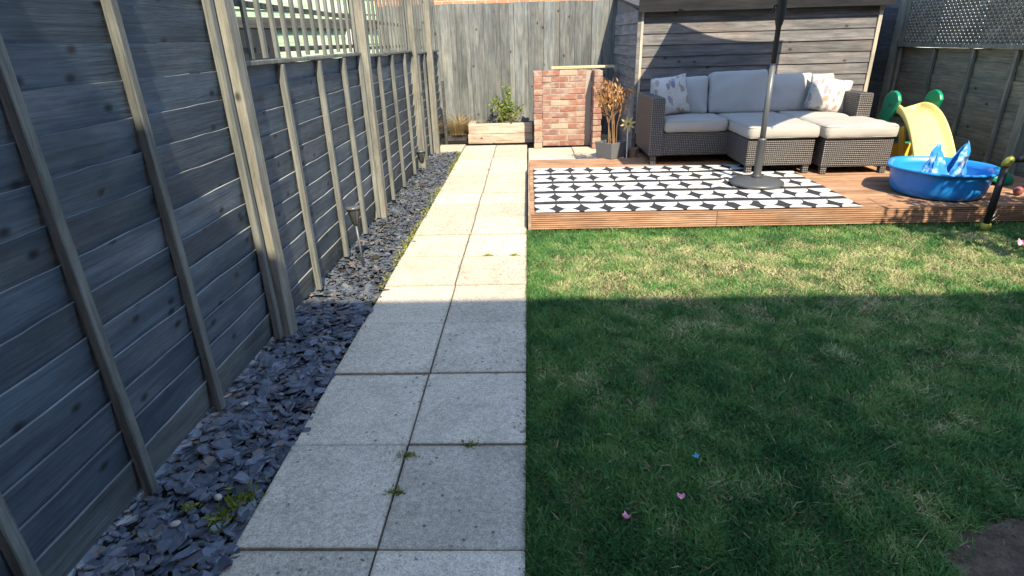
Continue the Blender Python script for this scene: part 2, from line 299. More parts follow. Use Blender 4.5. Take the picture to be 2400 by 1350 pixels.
# ------------------------------------------------------------------ mesh helpers
class MB:
    def __init__(s): s.v = []; s.f = []; s.smooth = False
    def add(s, vs, fs):
        o = len(s.v); s.v += [tuple(p) for p in vs]; s.f += [tuple(i+o for i in f) for f in fs]; return s
    def box(s, x0, x1, y0, y1, z0, z1):
        return s.add([(x0,y0,z0),(x1,y0,z0),(x1,y1,z0),(x0,y1,z0),(x0,y0,z1),(x1,y0,z1),(x1,y1,z1),(x0,y1,z1)],
                     [(3,2,1,0),(4,5,6,7),(0,1,5,4),(1,2,6,5),(2,3,7,6),(3,0,4,7)])
    def prism(s, pts, d0, d1, plane='xz'):
        n = len(pts); mk = {'xz': lambda p, d: (p[0], d, p[1]), 'yz': lambda p, d: (d, p[0], p[1]), 'xy': lambda p, d: (p[0], p[1], d)}[plane]
        return s.add([mk(p, d0) for p in pts]+[mk(p, d1) for p in pts],
                     [tuple(range(n))[::-1], tuple(range(n, 2*n))]+[(i, (i+1) % n, n+(i+1) % n, n+i) for i in range(n)])
    def tube(s, path, radii, n=8, caps=True):
        path = [Vector(p) for p in path]
        if not isinstance(radii, (list, tuple)): radii = [radii]*len(path)
        vs = []; fs = []; ref = Vector((0.3, 0.9, 0.2))
        for i, p in enumerate(path):
            d = (path[min(i+1, len(path)-1)]-path[max(i-1, 0)]).normalized()
            a = d.cross(ref)
            if a.length < 1e-3: a = d.cross(Vector((1, 0, 0)))
            a.normalize(); b = d.cross(a)
            for k in range(n):
                t = 2*math.pi*k/n; vs.append(p+(a*math.cos(t)+b*math.sin(t))*radii[i])
        for i in range(len(path)-1):
            for k in range(n):
                fs.append((i*n+k, i*n+(k+1) % n, (i+1)*n+(k+1) % n, (i+1)*n+k))
        if caps: fs += [tuple(range(n))[::-1], tuple(range((len(path)-1)*n, len(path)*n))]
        return s.add(vs, fs)
    def lathe(s, prof, n=24, cx=0, cy=0, rf=None, caps=True):
        vs = []; fs = []
        for r, z in prof:
            for k in range(n):
                t = 2*math.pi*k/n; q = rf(t, r, z) if rf else (r, r)
                vs.append((cx+math.cos(t)*q[0], cy+math.sin(t)*q[1], z))
        m = len(prof)
        for i in range(m-1):
            for k in range(n): fs.append((i*n+k, i*n+(k+1) % n, (i+1)*n+(k+1) % n, (i+1)*n+k))
        if caps and prof[0][0] > 1e-6: fs.append(tuple(range(n))[::-1])
        if caps and prof[-1][0] > 1e-6: fs.append(tuple(range((m-1)*n, m*n)))
        return s.add(vs, fs)
    def mesh(s, name, mat, smooth=None, bevel=0, seg=1):
        me = bpy.data.meshes.new(name); me.from_pydata(s.v, [], s.f); me.validate(clean_customdata=False)
        if bevel:
            bm = bmesh.new(); bm.from_mesh(me)
            bmesh.ops.remove_doubles(bm, verts=bm.verts, dist=1e-5)
            bmesh.ops.bevel(bm, geom=list(bm.edges), offset=bevel, segments=seg, affect='EDGES', profile=0.6, clamp_overlap=True)
            bm.to_mesh(me); bm.free()
        if mat: me.materials.append(MT[mat] if isinstance(mat, str) else mat)
        if smooth or (smooth is None and s.smooth): me.polygons.foreach_set('use_smooth', [True]*len(me.polygons))
        me.update(); return me
    def build(s, name, mat, parent=None, loc=(0,0,0), rotz=0, **k):
        return link(name, s.mesh(name, mat, **k), parent, loc, rotz)

def link(name, me, parent=None, loc=(0,0,0), rotz=0, rot=None):
    o = bpy.data.objects.new(name, me); C.objects.link(o); o.parent = parent; o.location = loc
    o.rotation_euler = rot if rot else (0, 0, rotz); return o
def tag(o, label, cat, group=None):
    o['label'] = label; o['category'] = cat
    if group: o['group'] = group
    return o
def thing(name, label, cat, loc=(0,0,0), rotz=0, group=None):
    o = bpy.data.objects.new(name, None); C.objects.link(o); o.location = loc; o.rotation_euler = (0, 0, rotz)
    o.empty_display_size = 0.1; return tag(o, label, cat, group)
def structure(o): o['kind'] = 'structure'; return o
def stuff(o): o['kind'] = 'stuff'; return o
def nz(x, y=0.0, z=0.0): return mnoise.noise(Vector((x, y, z)))

def lap_board(L, h, t=0.009, lean=0.013, wav=0.005, thick_bottom=False):
    """one overlapping board, x along, -y outward; its upper edge stands proud of the board above"""
    m = MB(); ns = max(4, int(L/0.075)); sd = random.uniform(0, 99); vs = []; fs = []
    for i in range(ns+1):
        x = L*i/ns; a = wav*(nz(x*3.1, sd)+.5*nz(x*11.0, sd+3)); b = wav*0.5*nz(x*2.3, sd+7); c = 0.003*nz(x*2.0, sd+13)
        if thick_bottom: vs += [(x, -lean-t+c, b), (x, -lean+0.0+c, b), (x, 0.0, h+a), (x, -t*0.7+c, h+a)]
        else: vs += [(x, -t*0.6+c, b), (x, 0.004, b), (x, -lean+c, h+a), (x, -lean-t+c, h+a)]
    for i in range(ns):
        o = i*4
        for k in range(4): fs.append((o+k, o+4+k, o+4+(k+1) % 4, o+(k+1) % 4))
    fs += [(0, 1, 2, 3), (ns*4+3, ns*4+2, ns*4+1, ns*4)]
    m.add(vs, fs); m.edge = [i*4+2 for i in range(ns)]; return m

def bar(x0, x1, y0, y1, z0, z1, wob=0.002):
    """a sawn length of timber, slightly out of true, along its longest side"""
    m = MB(); d = [x1-x0, y1-y0, z1-z0]; ax = d.index(max(d)); ns = max(2, int(d[ax]/0.3)); sd = random.uniform(0, 99)
    o = [(x0, x1), (y0, y1), (z0, z1)]; A, B = [k for k in range(3) if k != ax]; vs = []; fs = []
    for i in range(ns+1):
        t = o[ax][0]+d[ax]*i/ns; wa, wb = wob*nz(i*0.7, sd), wob*nz(i*0.7, sd+5)
        for p, q in ((0, 0), (1, 0), (1, 1), (0, 1)):
            c = [0, 0, 0]; c[ax] = t; c[A] = o[A][p]+wa; c[B] = o[B][q]+wb; vs.append(tuple(c))
    for i in range(ns):
        for k in range(4): fs.append((i*4+k, i*4+(k+1) % 4, i*4+4+(k+1) % 4, i*4+4+k))
    fs += [(3, 2, 1, 0), (ns*4, ns*4+1, ns*4+2, ns*4+3)]
    return m.add(vs, fs)

def fixnormals(me):
    bm = bmesh.new(); bm.from_mesh(me); bmesh.ops.recalc_face_normals(bm, faces=bm.faces); bm.to_mesh(me); bm.free()

# ------------------------------------------------------------------ ground, path, beds
structure(MB().add([(-60,-60,-0.06),(60,-60,-0.06),(60,60,-0.06),(-60,60,-0.06)], [(0,1,2,3)]).build('ground', 'earth'))

PX0, PX1, PX2 = -0.815, -0.408, 0.0
rows = [-0.60, -0.16, 0.28, 0.71, 1.146, 1.588, 2.046, 2.513, 2.99, 3.463, 3.910, 4.340, 4.733, 5.110, 5.480, 5.895, 6.33, 6.77, 7.21, 7.66]
path = structure(MB().box(PX0+0.01, PX2-0.01, -0.7, 7.80, -0.055, -0.016).build('path', 'soil'))
def slab(x0, x1, y0, y1, parent, z=0.0):
    g = 0.0030
    m = MB().box(-(x1-x0)/2+g, (x1-x0)/2-g, -(y1-y0)/2+g, (y1-y0)/2-g, -0.04, 0)
    o = m.build('paving_slab', 'slab', parent, ((x0+x1)/2, (y0+y1)/2, z+random.uniform(-0.004, 0.004)), bevel=0.003, seg=2)
    o.rotation_euler = (random.uniform(-.003, .003), random.uniform(-.003, .003), random.uniform(-.004, .004)); return o
for a, b in zip(rows[:-1], rows[1:]):
    j = random.uniform(-.004, .004)
    slab(PX0, PX1+j, a, b, path); slab(PX1+j, PX2, a+random.uniform(-.004, .0), b+random.uniform(-.004, 0), path)

patio = structure(MB().box(0.03, 1.15, 5.98, 7.95, -0.055, -0.02).build('patio', 'soil'))
for i in range(2):
    for j in range(3): slab(0.012+i*0.55, 0.012+(i+1)*0.55, 5.99+j*0.47, 5.99+(j+1)*0.47, patio)
slab(-1.16, PX0-0.008, 7.30, 7.80, patio, -0.004)

# slate bed
bed = structure(MB().add([(-1.7,-0.4,-0.045),(PX0+0.01,-0.4,-0.045),(PX0+0.01,7.29,-0.045),(-1.7,7.29,-0.045)], [(0,1,2,3)]).build('slate_bed', 'soil'))
def chip_mesh(r, th):
    m = MB(); n = random.randint(5, 7); pts = []
    for k in range(n):
        t = 2*math.pi*(k+random.uniform(-.3, .3))/n; q = r*random.uniform(0.65, 1.1); pts.append((q*math.cos(t)*1.25, q*math.sin(t)*0.8))
    top = [(x*random.uniform(.78, .98), y*random.uniform(.78, .98), th*random.uniform(.6, 1.2)) for x, y in pts]
    return m.add([(x, y, -th*.5) for x, y in pts]+top, [tuple(range(n))[::-1], tuple(range(n, 2*n))]+[(i, (i+1) % n, n+(i+1) % n, n+i) for i in range(n)])
protos = []
for k in range(14):
    pm = chip_mesh(random.choice([.012, .016, .022, .028, .034]), random.uniform(.002, .005)); protos.append(pm)
chipmeshes = [p.mesh('slate_chip', 'slate') for p in protos]
def chip_pose(near=False):
    y = random.uniform(0.75, 7.28) if not near else random.uniform(0.85, 2.75)
    x = random.uniform(-1.25, PX0-0.006)
    if random.random() < 0.02: x = PX0+random.uniform(0, 0.02)
    return x, y
allm = MB()
for i in range(9800):
    x, y = chip_pose(); p = random.choice(protos); sc = random.uniform(.55, 1.15) if y < 3 else random.uniform(.35, .8)
    z = -0.04+random.random()**0.55*0.038
    R_ = Matrix.Rotation(random.uniform(0, 6.3), 3, 'Z') @ Matrix.Rotation(random.gauss(0, .19), 3, 'X') @ Matrix.Rotation(random.gauss(0, .19), 3, 'Y')
    allm.add([R_ @ (Vector(v)*sc)+Vector((x, y, z)) for v in p.v], p.f)
stuff(allm.build('slate_chippings', 'slate', bed))
for i in range(300):
    x, y = chip_pose(True); s_ = random.uniform(.8, 1.45)
    o = link('slate_chip', random.choice(chipmeshes), bed, (x, y, random.uniform(-.010, .004)), rot=(random.gauss(0, .22), random.gauss(0, .22), random.uniform(0, 6.3)))
    o.scale = (s_, s_, s_)

# lawn
def patchnoise(x, y, f, seed):
    return np.array([nz(a*f+seed, b*f+seed*1.7, seed) for a, b in zip(x, y)])
structure(MB().add([(0.0,-0.5,-0.012),(4.12,-0.5,-0.012),(4.12,3.97,-0.012),(0.0,3.97,-0.012)], [(0,1,2,3)]).build('lawn', 'lawnsoil'))
DIRT = (1.42, 1.06, 0.33, 0.20)
def build_grass():
    N = 430000
    y = 0.62+(3.945-0.62)*rng.random(N)**0.9; x = rng.random(N)*(0.95*y+0.75)+0.004
    # coarse noise fields sampled on a grid, then looked up bilinearly
    def field(f, seed, oct=3):
        gx, gy = np.meshgrid(np.linspace(0, 4.7, 230), np.linspace(0.4, 4.1, 180), indexing='ij')
        F = np.zeros(gx.size); a = 1.0
        for o in range(oct):
            F += a*patchnoise(gx.ravel(), gy.ravel(), f*2**o, seed+o*3.3); a *= .55
        F = F.reshape(gx.shape); ix = np.clip((x/4.7*229), 0, 228.99); iy = np.clip((y-.4)/3.7*179, 0, 178.99)
        i, j = ix.astype(int), iy.astype(int); u, v = ix-i, iy-j
        return F[i, j]*(1-u)*(1-v)+F[i+1, j]*u*(1-v)+F[i, j+1]*(1-u)*v+F[i+1, j+1]*u*v
    dryf = 0.5*field(1.6, 3.0)+0.75*field(6.5, 5.0, 2); tintf = 0.6*field(2.2, 9.0)+0.8*field(9.0, 14.0, 2); dens = 0.6*field(3.2, 21.0)+0.8*field(11.0, 27.0, 2)
    lush = np.exp(-((x-0.05)/0.22)**2)*0.5
    dry_sunlit = dryf+0.46*np.exp(-((y-3.15)/0.5)**2)-lush-0.30*np.clip((2.75-y), 0, 1)-0.35*np.exp(-((y-3.95)/0.18)**2)  # real dry patches, plus straw painted in for sun and green for house shade
    pstraw = np.clip(0.15+0.75*dry_sunlit, 0.03, 0.75)
    isstraw = rng.random(N) < pstraw
    dx, dy = (x-DIRT[0])/DIRT[2], (y-DIRT[1])/DIRT[3]; rr = dx*dx+dy*dy+0.35*dens
    keep = (rng.random(N) < np.clip(0.93+0.55*dens-0.35*np.clip(dry_sunlit, 0, 1), 0.35, 1)) & ((rr > 1.0) | (rng.random(N) < np.clip((rr-.55)*.35, 0.015, .2)))
    x, y, isstraw, dens, tintf, dry_sunlit = [a[keep] for a in (x, y, isstraw, dens, tintf, dry_sunlit)]; n = len(x)
    h = 0.86*(0.013+0.017*rng.random(n)+0.013*np.clip(dens, -.7, .9))*np.where(isstraw, .85, 1.0)*np.where(rng.random(n) < .02, 1.7, 1)
    w = np.where(rng.random(n) < .08, .0034, .0017)*(0.75+.5*rng.random(n))
    ang = rng.random(n)*2*np.pi; lean = (0.25+0.75*rng.random(n))*h*np.where(isstraw, 2.3, 1.25); la = rng.random(n)*2*np.pi
    ca, sa = np.cos(ang)*w, np.sin(ang)*w; lx, ly = np.cos(la)*lean, np.sin(la)*lean
    b = np.full(n, -0.012)
    V = np.empty((n, 5, 3), np.float32)
    V[:, 0] = np.c_[x-ca, y-sa, b]; V[:, 1] = np.c_[x+ca, y+sa, b]
    V[:, 2] = np.c_[x+lx*.4+ca*.85, y+ly*.4+sa*.85, b+h*.6]; V[:, 3] = np.c_[x+lx*.4-ca*.85, y+ly*.4-sa*.85, b+h*.6]
    V[:, 4] = np.c_[x+lx, y+ly, b+h]
    me = bpy.data.meshes.new('grass'); me.vertices.add(n*5); me.vertices.foreach_set('co', V.ravel())
    base = (np.arange(n)*5)[:, None]
    li = np.concatenate([base+np.array([0, 1, 2, 3]), base+np.array([3, 2, 4])], 1).astype(np.int32).ravel()
    me.loops.add(n*7); me.loops.foreach_set('vertex_index', li)
    me.polygons.add(n*2); ls = (np.arange(n)*7)[:, None]+np.array([0, 4]); me.polygons.foreach_set('loop_start', ls.astype(np.int32).ravel())
    me.update(calc_edges=True)
    t = np.clip(0.45+0.55*tintf+0.35*(rng.random(n)-.5)+.25*dry_sunlit, 0, 1)
    at = me.attributes.new('tint', 'FLOAT', 'POINT'); at.data.foreach_set('value', np.repeat(t, 5).astype(np.float32))
    ad = me.attributes.new('dry', 'FLOAT', 'POINT'); ad.data.foreach_set('value', np.repeat(np.where(isstraw, .75+.25*rng.random(n), .12*rng.random(n)), 5).astype(np.float32))
    me.materials.append(MT['grass'])
    o = link('grass', me); stuff(o); o['label'] = 'short patchy lawn grass, with dry patches, painted greener in the shade and paler in sun'; o['category'] = 'grass'
build_grass()
# bare dirt patch
m = MB(); vs = []; fs = []; nr, na = 22, 90
for i in range(nr+1):
    for k in range(na):
        t = 2*math.pi*k/na; q = i/nr*(1.0+0.22*nz(math.cos(t)*1.7, math.sin(t)*1.7, 4))
        X, Y = DIRT[0]+DIRT[2]*1.05*q*math.cos(t), DIRT[1]+DIRT[3]*1.05*q*math.sin(t)
        vs.append((X, Y, -0.008+(0.008+0.012*nz(X*9, Y*9, 2)+0.010*nz(X*31, Y*31, 5)+0.006*nz(X*80, Y*80, 7))*max(0, 1-(i/nr)**3)))
for i in range(nr):
    for k in range(na): fs.append((i*na+k, i*na+(k+1) % na, (i+1)*na+(k+1) % na, (i+1)*na+k))
structure(m.add(vs, fs).build('dirt_patch', 'dirt', smooth=True))

# ------------------------------------------------------------------ leaf clouds
def tri_cloud(name, items, mat, parent=None):
    """items: (pos, dir, size, width, tint) -> folded four-sided leaves"""
    n = len(items); V = []; F = []; T = []
    for (p, d, L, w, t) in items:
        p = Vector(p); d = Vector(d).normalized(); s_ = d.cross(Vector((random.uniform(-1, 1), random.uniform(-1, 1), random.uniform(-1, 1))))
        if s_.length < 1e-3: s_ = Vector((1, 0, 0))
        s_.normalize(); nn = d.cross(s_); o = len(V)
        V += [p, p+d*L*.45+s_*w+nn*w*.35, p+d*L, p+d*L*.45-s_*w+nn*w*.35]; F += [(o, o+1, o+2), (o, o+2, o+3)]; T += [t]*4
    me = bpy.data.meshes.new(name); me.from_pydata([tuple(v) for v in V], [], F); me.materials.append(MT[mat])
    a = me.attributes.new('tint', 'FLOAT', 'POINT'); a.data.foreach_set('value', T); return link(name, me, parent)
def rdir(zmin=-1): 
    while True:
        v = Vector((random.uniform(-1, 1), random.uniform(-1, 1), random.uniform(zmin, 1)))
        if 0.1 < v.length < 1: return v.normalized()

# weeds and moss along the path edges
it = []
for i in range(2600):
    y = random.uniform(1.2, 7.2); dns = max(0, nz(y*1.9, 3.3)+(0.25 if y > 2.7 else -0.25)+(0.5 if abs(y-1.27) < .09 else 0))
    if random.random() > dns*1.5: continue
    x = PX0-abs(random.gauss(0, .022)); it.append(((x, y, -0.01), rdir(.1), random.uniform(.012, .034), random.uniform(.002, .006), random.random()))
for i in range(900):                                      # tufts in the joints
    a = random.choice([(PX1, 1.53), (PX1, 1.36), (-0.19, 1.588), (-0.08, 3.463), (-0.25, 3.463), (0.35, 5.985), (0.45, 5.97), (0.05, 5.97), (PX1, 6.1), (-1.06, 5.36), (-1.02, 1.30), (-0.90, 1.27), (-0.86, 1.33), (-0.86, 1.35)])
    it.append(((a[0]+random.gauss(0, .016), a[1]+random.gauss(0, .007), -0.005), rdir(.0), random.uniform(.008, .024), random.uniform(.002, .005), random.random()))
it += [((-0.885+random.gauss(0, .028), 1.29+random.gauss(0, .05), 0.0), rdir(.1), random.uniform(.02, .045), random.uniform(.002, .006), random.random()*.6) for i in range(130)]
o = tri_cloud('edge_weeds', it, 'weed'); stuff(o)
# taller ragged grass along the lawn side of the path
it = [((0.010+abs(random.gauss(0, .010)), random.uniform(.8, 3.94), -0.012), (random.gauss(-.55, .6), random.gauss(0, .6), 1), random.uniform(.02, .045), random.uniform(.001, .002), random.random()*.6) for i in range(6000) if True]
it += [((random.uniform(.02, 4.0), 3.93+random.gauss(0, .012), -0.012), (random.gauss(0, .5), random.gauss(-.2, .4), 1), random.uniform(.02, .05), random.uniform(.001, .002), random.random()*.8) for i in range(3500)]
it = [q for q in it if q[0][1] > 3.9 or random.random() < .35+.9*max(0, nz(q[0][1]*5, 2.2))]
o = tri_cloud('edge_grass', it, 'edgeleaf'); stuff(o)

it = [((random.uniform(PX0+.01, -.01), random.uniform(.9, 5.5), .004), (random.gauss(0, 1), random.gauss(0, 1), .15), random.uniform(.005, .016), random.uniform(.0015, .004), random.random()) for i in range(150)]
it += [((random.choice([PX0+.01, PX1, -.012])+random.gauss(0, .012), random.uniform(.9, 6.5), .004), (random.gauss(0, 1), random.gauss(0, 1), .2), random.uniform(.005, .018), random.uniform(.0015, .004), random.random()) for i in range(260)]
stuff(tri_cloud('path_debris', it, 'straw'))
# ------------------------------------------------------------------ left fence
FX = -1.206
LG = 'lapped panels of the dark left fence'
def lap_panel(label, y0, y1, height, battens, pitch=0.1045, group=LG, rot=math.pi/2, X=FX, mats=('stain', 'stainlow', 'batten'), wav=0.006, z0=0.016, top=True):
    t = thing('lapped_fence', label, 'fence', (X, y0, 0) if rot > 0 else (X, y1, 0), rot, group); L = y1-y0
    n = int(round((height-z0)/pitch)); p = (height-z0)/n
    for i in range(n):
        bm_ = lap_board(L, p+(0.018 if i < n-1 else 0), wav=wav)
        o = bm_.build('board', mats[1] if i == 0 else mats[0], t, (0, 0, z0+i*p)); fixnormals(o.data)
        o.location.x += random.uniform(-.003, .003); o.data.materials.append(MT['litedge'])
        for f in bm_.edge: o.data.polygons[f].material_index = 1  # top ledges coloured paler, as if catching sun and sky
    for b in battens:
        x = (b-y0) if rot > 0 else (y1-b)
        o = bar(-0.0165, 0.0165, -0.055, -0.0245, 0.012, height-0.004).build('batten', mats[2], t, (x, 0, 0), bevel=0.003)
    if top: bar(0.0, L, -0.050, 0.016, height+0.002, height+0.022).build('capping', mats[2], t, (0, 0, 0), bevel=0.003)
    return t
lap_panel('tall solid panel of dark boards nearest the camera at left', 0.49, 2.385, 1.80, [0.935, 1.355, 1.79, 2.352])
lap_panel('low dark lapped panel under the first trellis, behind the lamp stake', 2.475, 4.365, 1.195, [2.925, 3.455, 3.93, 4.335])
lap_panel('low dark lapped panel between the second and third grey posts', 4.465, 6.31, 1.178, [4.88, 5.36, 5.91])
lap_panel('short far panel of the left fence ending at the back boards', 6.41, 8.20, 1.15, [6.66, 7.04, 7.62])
def fpost(label, x, y, h, w=0.085, name='fence_post', grp='posts of the left fence', mat='post', d=None):
    d = d or w
    o = bar(-d/2, d/2, -w/2, w/2, -0.05, h, 0.004).build(name, mat, None, (x, y, 0), bevel=0.006, seg=1)
    return tag(o, label, 'post', grp)
fpost('tall grey post beside the tall solid panel, half in shade', -1.165, 2.43, 1.84, 0.085)
fpost('sunlit grey post between the two trellis panels on the left fence', -1.165, 4.425, 1.90, 0.088)
fpost('grey post behind the farther small lamp stake on the left fence', -1.165, 6.36, 1.90, 0.085)
fpost('last grey post at the far end of the slate bed', -1.135, 7.27, 1.90, 0.075)
fpost('grey fence post at the near lower left corner', -1.165, 0.44, 1.84, 0.085)
tag(bar(-.016, .016, -.016, .016, -0.02, 0.80).build('shadow_line_bar', 'darkrail', None, (-1.09, 7.88, 0)), 'thin dark bar put in for a shadow line at the far corner of the left fence', 'stake')  # dark bar put in for the shadow line by the end post

def trellis(label, y0, y1, z0, z1, n):
    t = thing('trellis_panel', label, 'trellis', (FX, y0, z0), math.pi/2, 'slatted trellis on the left fence'); L = y1-y0; H = z1-z0
    for zz in (0.04, 0.225, H-0.05): bar(0, L, -0.020, 0.004, zz-0.012, zz+0.012).build('rail', 'darkrail', t)
    for i in range(n):
        x = 0.04+(L-0.08)*i/(n-1)+random.uniform(-.008, .008)
        bar(-0.0125, 0.0125, -0.038, -0.0205, random.uniform(-.012, .012), H).build('slat', 'batten', t, (x, 0, 0))
    bar(0.0, 0.035, -0.018, 0.014, 0.0, H).build('end_frame', 'darkrail', t, (0.02, 0.03, 0)); return t
trellis('slatted trellis panel in front of the mint green shed', 2.48, 4.36, 1.218, 1.82, 14)
trellis('slatted trellis panel between the second and third grey posts', 4.48, 6.30, 1.201, 1.80, 14)
trellis('farthest slatted trellis panel near the back fence', 6.42, 8.18, 1.174, 1.78, 12)

# ------------------------------------------------------------------ back fence
BY = 8.25
bf = thing('back_fence', 'tall grey fence of upright boards across the back of the garden', 'fence', (-4.2, BY, 0))
x = 0.0; k = 0
while x < 8.5:
    w = random.uniform(.085, .112)
    bar(-.012 if k % 2 else 0, w+(.012 if k % 2 else 0), (-0.014 if k % 2 else 0.0035), (0.0 if k % 2 else 0.018), 0.02, 1.712+random.uniform(-.006, .006), 0.0015).build('board', 'backboard', bf, (x, 0, 0))
    x += w; k += 1
for zz in (0.35, 0.95, 1.5): bar(0, 8.5, 0.024, 0.07, zz, zz+.06).build('rail', 'darkrail', bf)
# ------------------------------------------------------------------ right fence
RG = 'lapped panels of the green grey right fence'
RX = 4.155
RM = ('rfence', 'rfence', 'rbatten')
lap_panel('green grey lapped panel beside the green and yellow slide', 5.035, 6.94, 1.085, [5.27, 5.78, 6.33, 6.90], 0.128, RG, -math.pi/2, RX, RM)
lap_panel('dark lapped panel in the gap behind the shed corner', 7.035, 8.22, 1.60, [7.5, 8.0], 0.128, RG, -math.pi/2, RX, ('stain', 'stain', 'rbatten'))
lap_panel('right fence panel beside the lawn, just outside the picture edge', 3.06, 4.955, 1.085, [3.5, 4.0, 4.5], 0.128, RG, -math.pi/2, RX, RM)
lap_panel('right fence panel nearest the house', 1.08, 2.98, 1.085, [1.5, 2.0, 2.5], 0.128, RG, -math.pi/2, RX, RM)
for y, l in ((6.99, 'dark post where the right fence meets the gap by the shed'), (4.995, 'right fence post beside the paddling pool end of the deck'), (3.02, 'right fence post beside the lawn'), (1.04, 'right fence post nearest the house')):
    fpost(l, 4.115, y, 1.84, 0.09, grp='posts of the right fence', mat='rbatten')
def lattice(label, y0, y1, z0, z1):
    t = thing('lattice_trellis', label, 'trellis', (RX, y1, z0), -math.pi/2, 'diamond lattice on the right fence'); L, H = y1-y0, z1-z0
    bar(0, L, -0.066, -0.002, 0.0, 0.035).build('rail', 'rbatten', t); bar(0, L, -0.05, -0.01, H-0.035, H).build('rail', 'rbatten', t)
    bar(0, 0.035, -0.05, -0.01, 0.036, H-0.036).build('side_frame', 'rbatten', t); bar(L-0.035, L, -0.05, -0.01, 0.036, H-0.036).build('side_frame', 'rbatten', t)
    sp, hw = 0.058, 0.0135; a0, a1, b0, b1 = 0.02, L-0.02, 0.02, H-0.02
    for dirn, yy in ((1, -0.036), (-1, -0.028)):
        k = -int(H/sp)-1
        while k*sp < L+H:
            c = k*sp; k += 1
            # centre line: x = c + s (dir 1) / c - s, z = s
            pts = []
            for s in (b0, b1):
                xx = c+s if dirn == 1 else c-s
                pts.append([xx, s])
            p, q = pts
            for u in (p, q):
                if u[0] < a0: u[1] = u[1]+(a0-u[0])*dirn; u[0] = a0
                if u[0] > a1: u[1] = u[1]-(u[0]-a1)*dirn; u[0] = a1
            if abs(p[0]-q[0]) < 0.03 or min(p[1], q[1]) < b0-.001 or max(p[1], q[1]) > b1+.001: continue
            d = Vector((q[0]-p[0], 0, q[1]-p[1])); L_ = d.length; d.normalize(); nv = Vector((-d.z, 0, d.x))*hw
            P0, P1 = Vector((p[0], 0, p[1])), Vector((q[0], 0, q[1])); vv = []
            for off in (-0.0035, 0.0035):
                for w_ in (P0-nv, P1-nv, P1+nv, P0+nv): vv.append((w_.x, yy+off, w_.z))
            MB().add(vv, [(0,1,2,3),(7,6,5,4),(0,4,5,1),(1,5,6,2),(2,6,7,3),(3,7,4,0)]).build('slat', 'lattice', t)
    return t
lattice('diamond lattice on top of the right fence behind the slide', 5.04, 6.94, 1.09, 1.78)
lattice('diamond lattice on the right fence just outside the picture edge', 3.07, 4.95, 1.09, 1.78)

# ------------------------------------------------------------------ shed
SY, SX0, SX1, SZ = 6.45, 1.165, 3.575, 1.505
sh = thing('garden_shed', 'weathered timber shed with horizontal boards behind the sofa', 'shed', (SX0, SY, 0))
SW = SX1-SX0
n = 13; p = (SZ-0.10)/n
for i in range(n):
    o = lap_board(SW-0.075, p+0.012, 0.010, 0.010, 0.002, True).build('cladding_board', 'shed', sh, (0.04, 0, 0.10+i*p)); fixnormals(o.data)
for i in range(n):                                         # side wall facing the path
    o = lap_board(1.60, p+0.012, 0.010, 0.010, 0.002, True).build('cladding_board', 'shedside', sh, (0.0, 1.66, 0.10+i*p), rotz=-math.pi/2); fixnormals(o.data)
for xx, mt in ((-0.022, 'shedside'), (SW-0.038, 'shedtrim')): bar(xx, xx+0.036, -0.030, 0.03, 0.02, SZ).build('corner_trim', mt, sh)
bar(0.012, 0.036, -0.034, 0.0, 0.30, SZ).build('corner_trim', 'shedtrim', sh)
MB().box(0.012, SW-0.012, 0.012, 1.66, 0.03, SZ-0.01).build('wall_core', 'darkrail', sh)
m = MB(); m.prism([(-0.09, SZ+0.012), (1.8, SZ+0.22), (1.8, SZ+0.245), (-0.09, SZ+0.037)], -0.03, SW+0.06, 'yz').build('roof', 'felt', sh)
bar(-0.03, SW+0.06, -0.112, -0.092, SZ-0.018, SZ+0.12).build('fascia', 'fascia', sh)
bar(0.70, 0.74, -0.032, -0.02, 0.2, SZ-.01).build('cover_strip', 'shed', sh) if False else None
MB().prism([(0.02, SZ), (1.64, SZ), (1.64, SZ+.2)], 0.0, SW, 'yz').build('gable_infill', 'shedside', sh)

# ------------------------------------------------------------------ deck
DZ = 0.125; DY0, DY1 = 3.955, 6.42
dk = thing('timber_deck', 'low orange brown timber deck with grooved edge beyond the lawn', 'deck', (0.025, DY0, 0))
y = 0.024; k = 0
def deckboard(L, w, z1, th=0.026, groove=True):
    m = MB(); n = 14 if groove else 2; prof = []
    for i in range(n+1):
        t = w*i/n; prof.append((t, -0.0035 if groove and i % 2 == 1 and 0 < i < n else 0.0))
    ns = max(2, int(L/0.8)); vs = []; fs = []
    pts = prof+[(w, -th), (0, -th)]; q = len(pts); sd = random.uniform(0, 99)
    for i in range(ns+1):
        x = L*i/ns; wz = 0.0015*nz(i*.9, sd)
        for (a, b) in pts: vs.append((x, a, z1+b+wz))
    for i in range(ns):
        for k in range(q): fs.append((i*q+k, (i+1)*q+k, (i+1)*q+(k+1) % q, i*q+(k+1) % q))
    fs += [tuple(range(q))[::-1], tuple(range(ns*q, ns*q+q))]
    m.add(vs, fs); return m
while y < DY1-DY0-0.05:
    w = 0.118
    x0 = 0.0 if y+DY0 < 5.90 else 1.13
    if x0 == 0.0 or y < 2.4:
        o = deckboard(4.04-x0, w, DZ).build('deck_board', 'deck', dk, (x0+random.uniform(-.003, .003), y, 0)); fixnormals(o.data)
    y += w+0.006; k += 1
for a, b in ((0.0, 1.32), (1.323, 2.86), (2.863, 4.04)):     # front fascia in three lengths, grooved face
    o = deckboard(b-a, 0.108, 0.0).build('fascia_board', 'deck', dk, (a, 0.0, 0.014)); fixnormals(o.data)
    o.rotation_euler = (math.pi/2, 0, 0); o.location = (a, 0.0, 0.013)
bar(-0.016, 0.006, 0.0, 1.93, 0.005, DZ-0.006).build('side_board', 'deckside', dk)
for xx in (0.1, 1.0, 2.0, 3.0, 3.9): bar(xx, xx+.04, 0.05, 1.9, -0.03, DZ-0.030).build('joist', 'darkrail', dk)

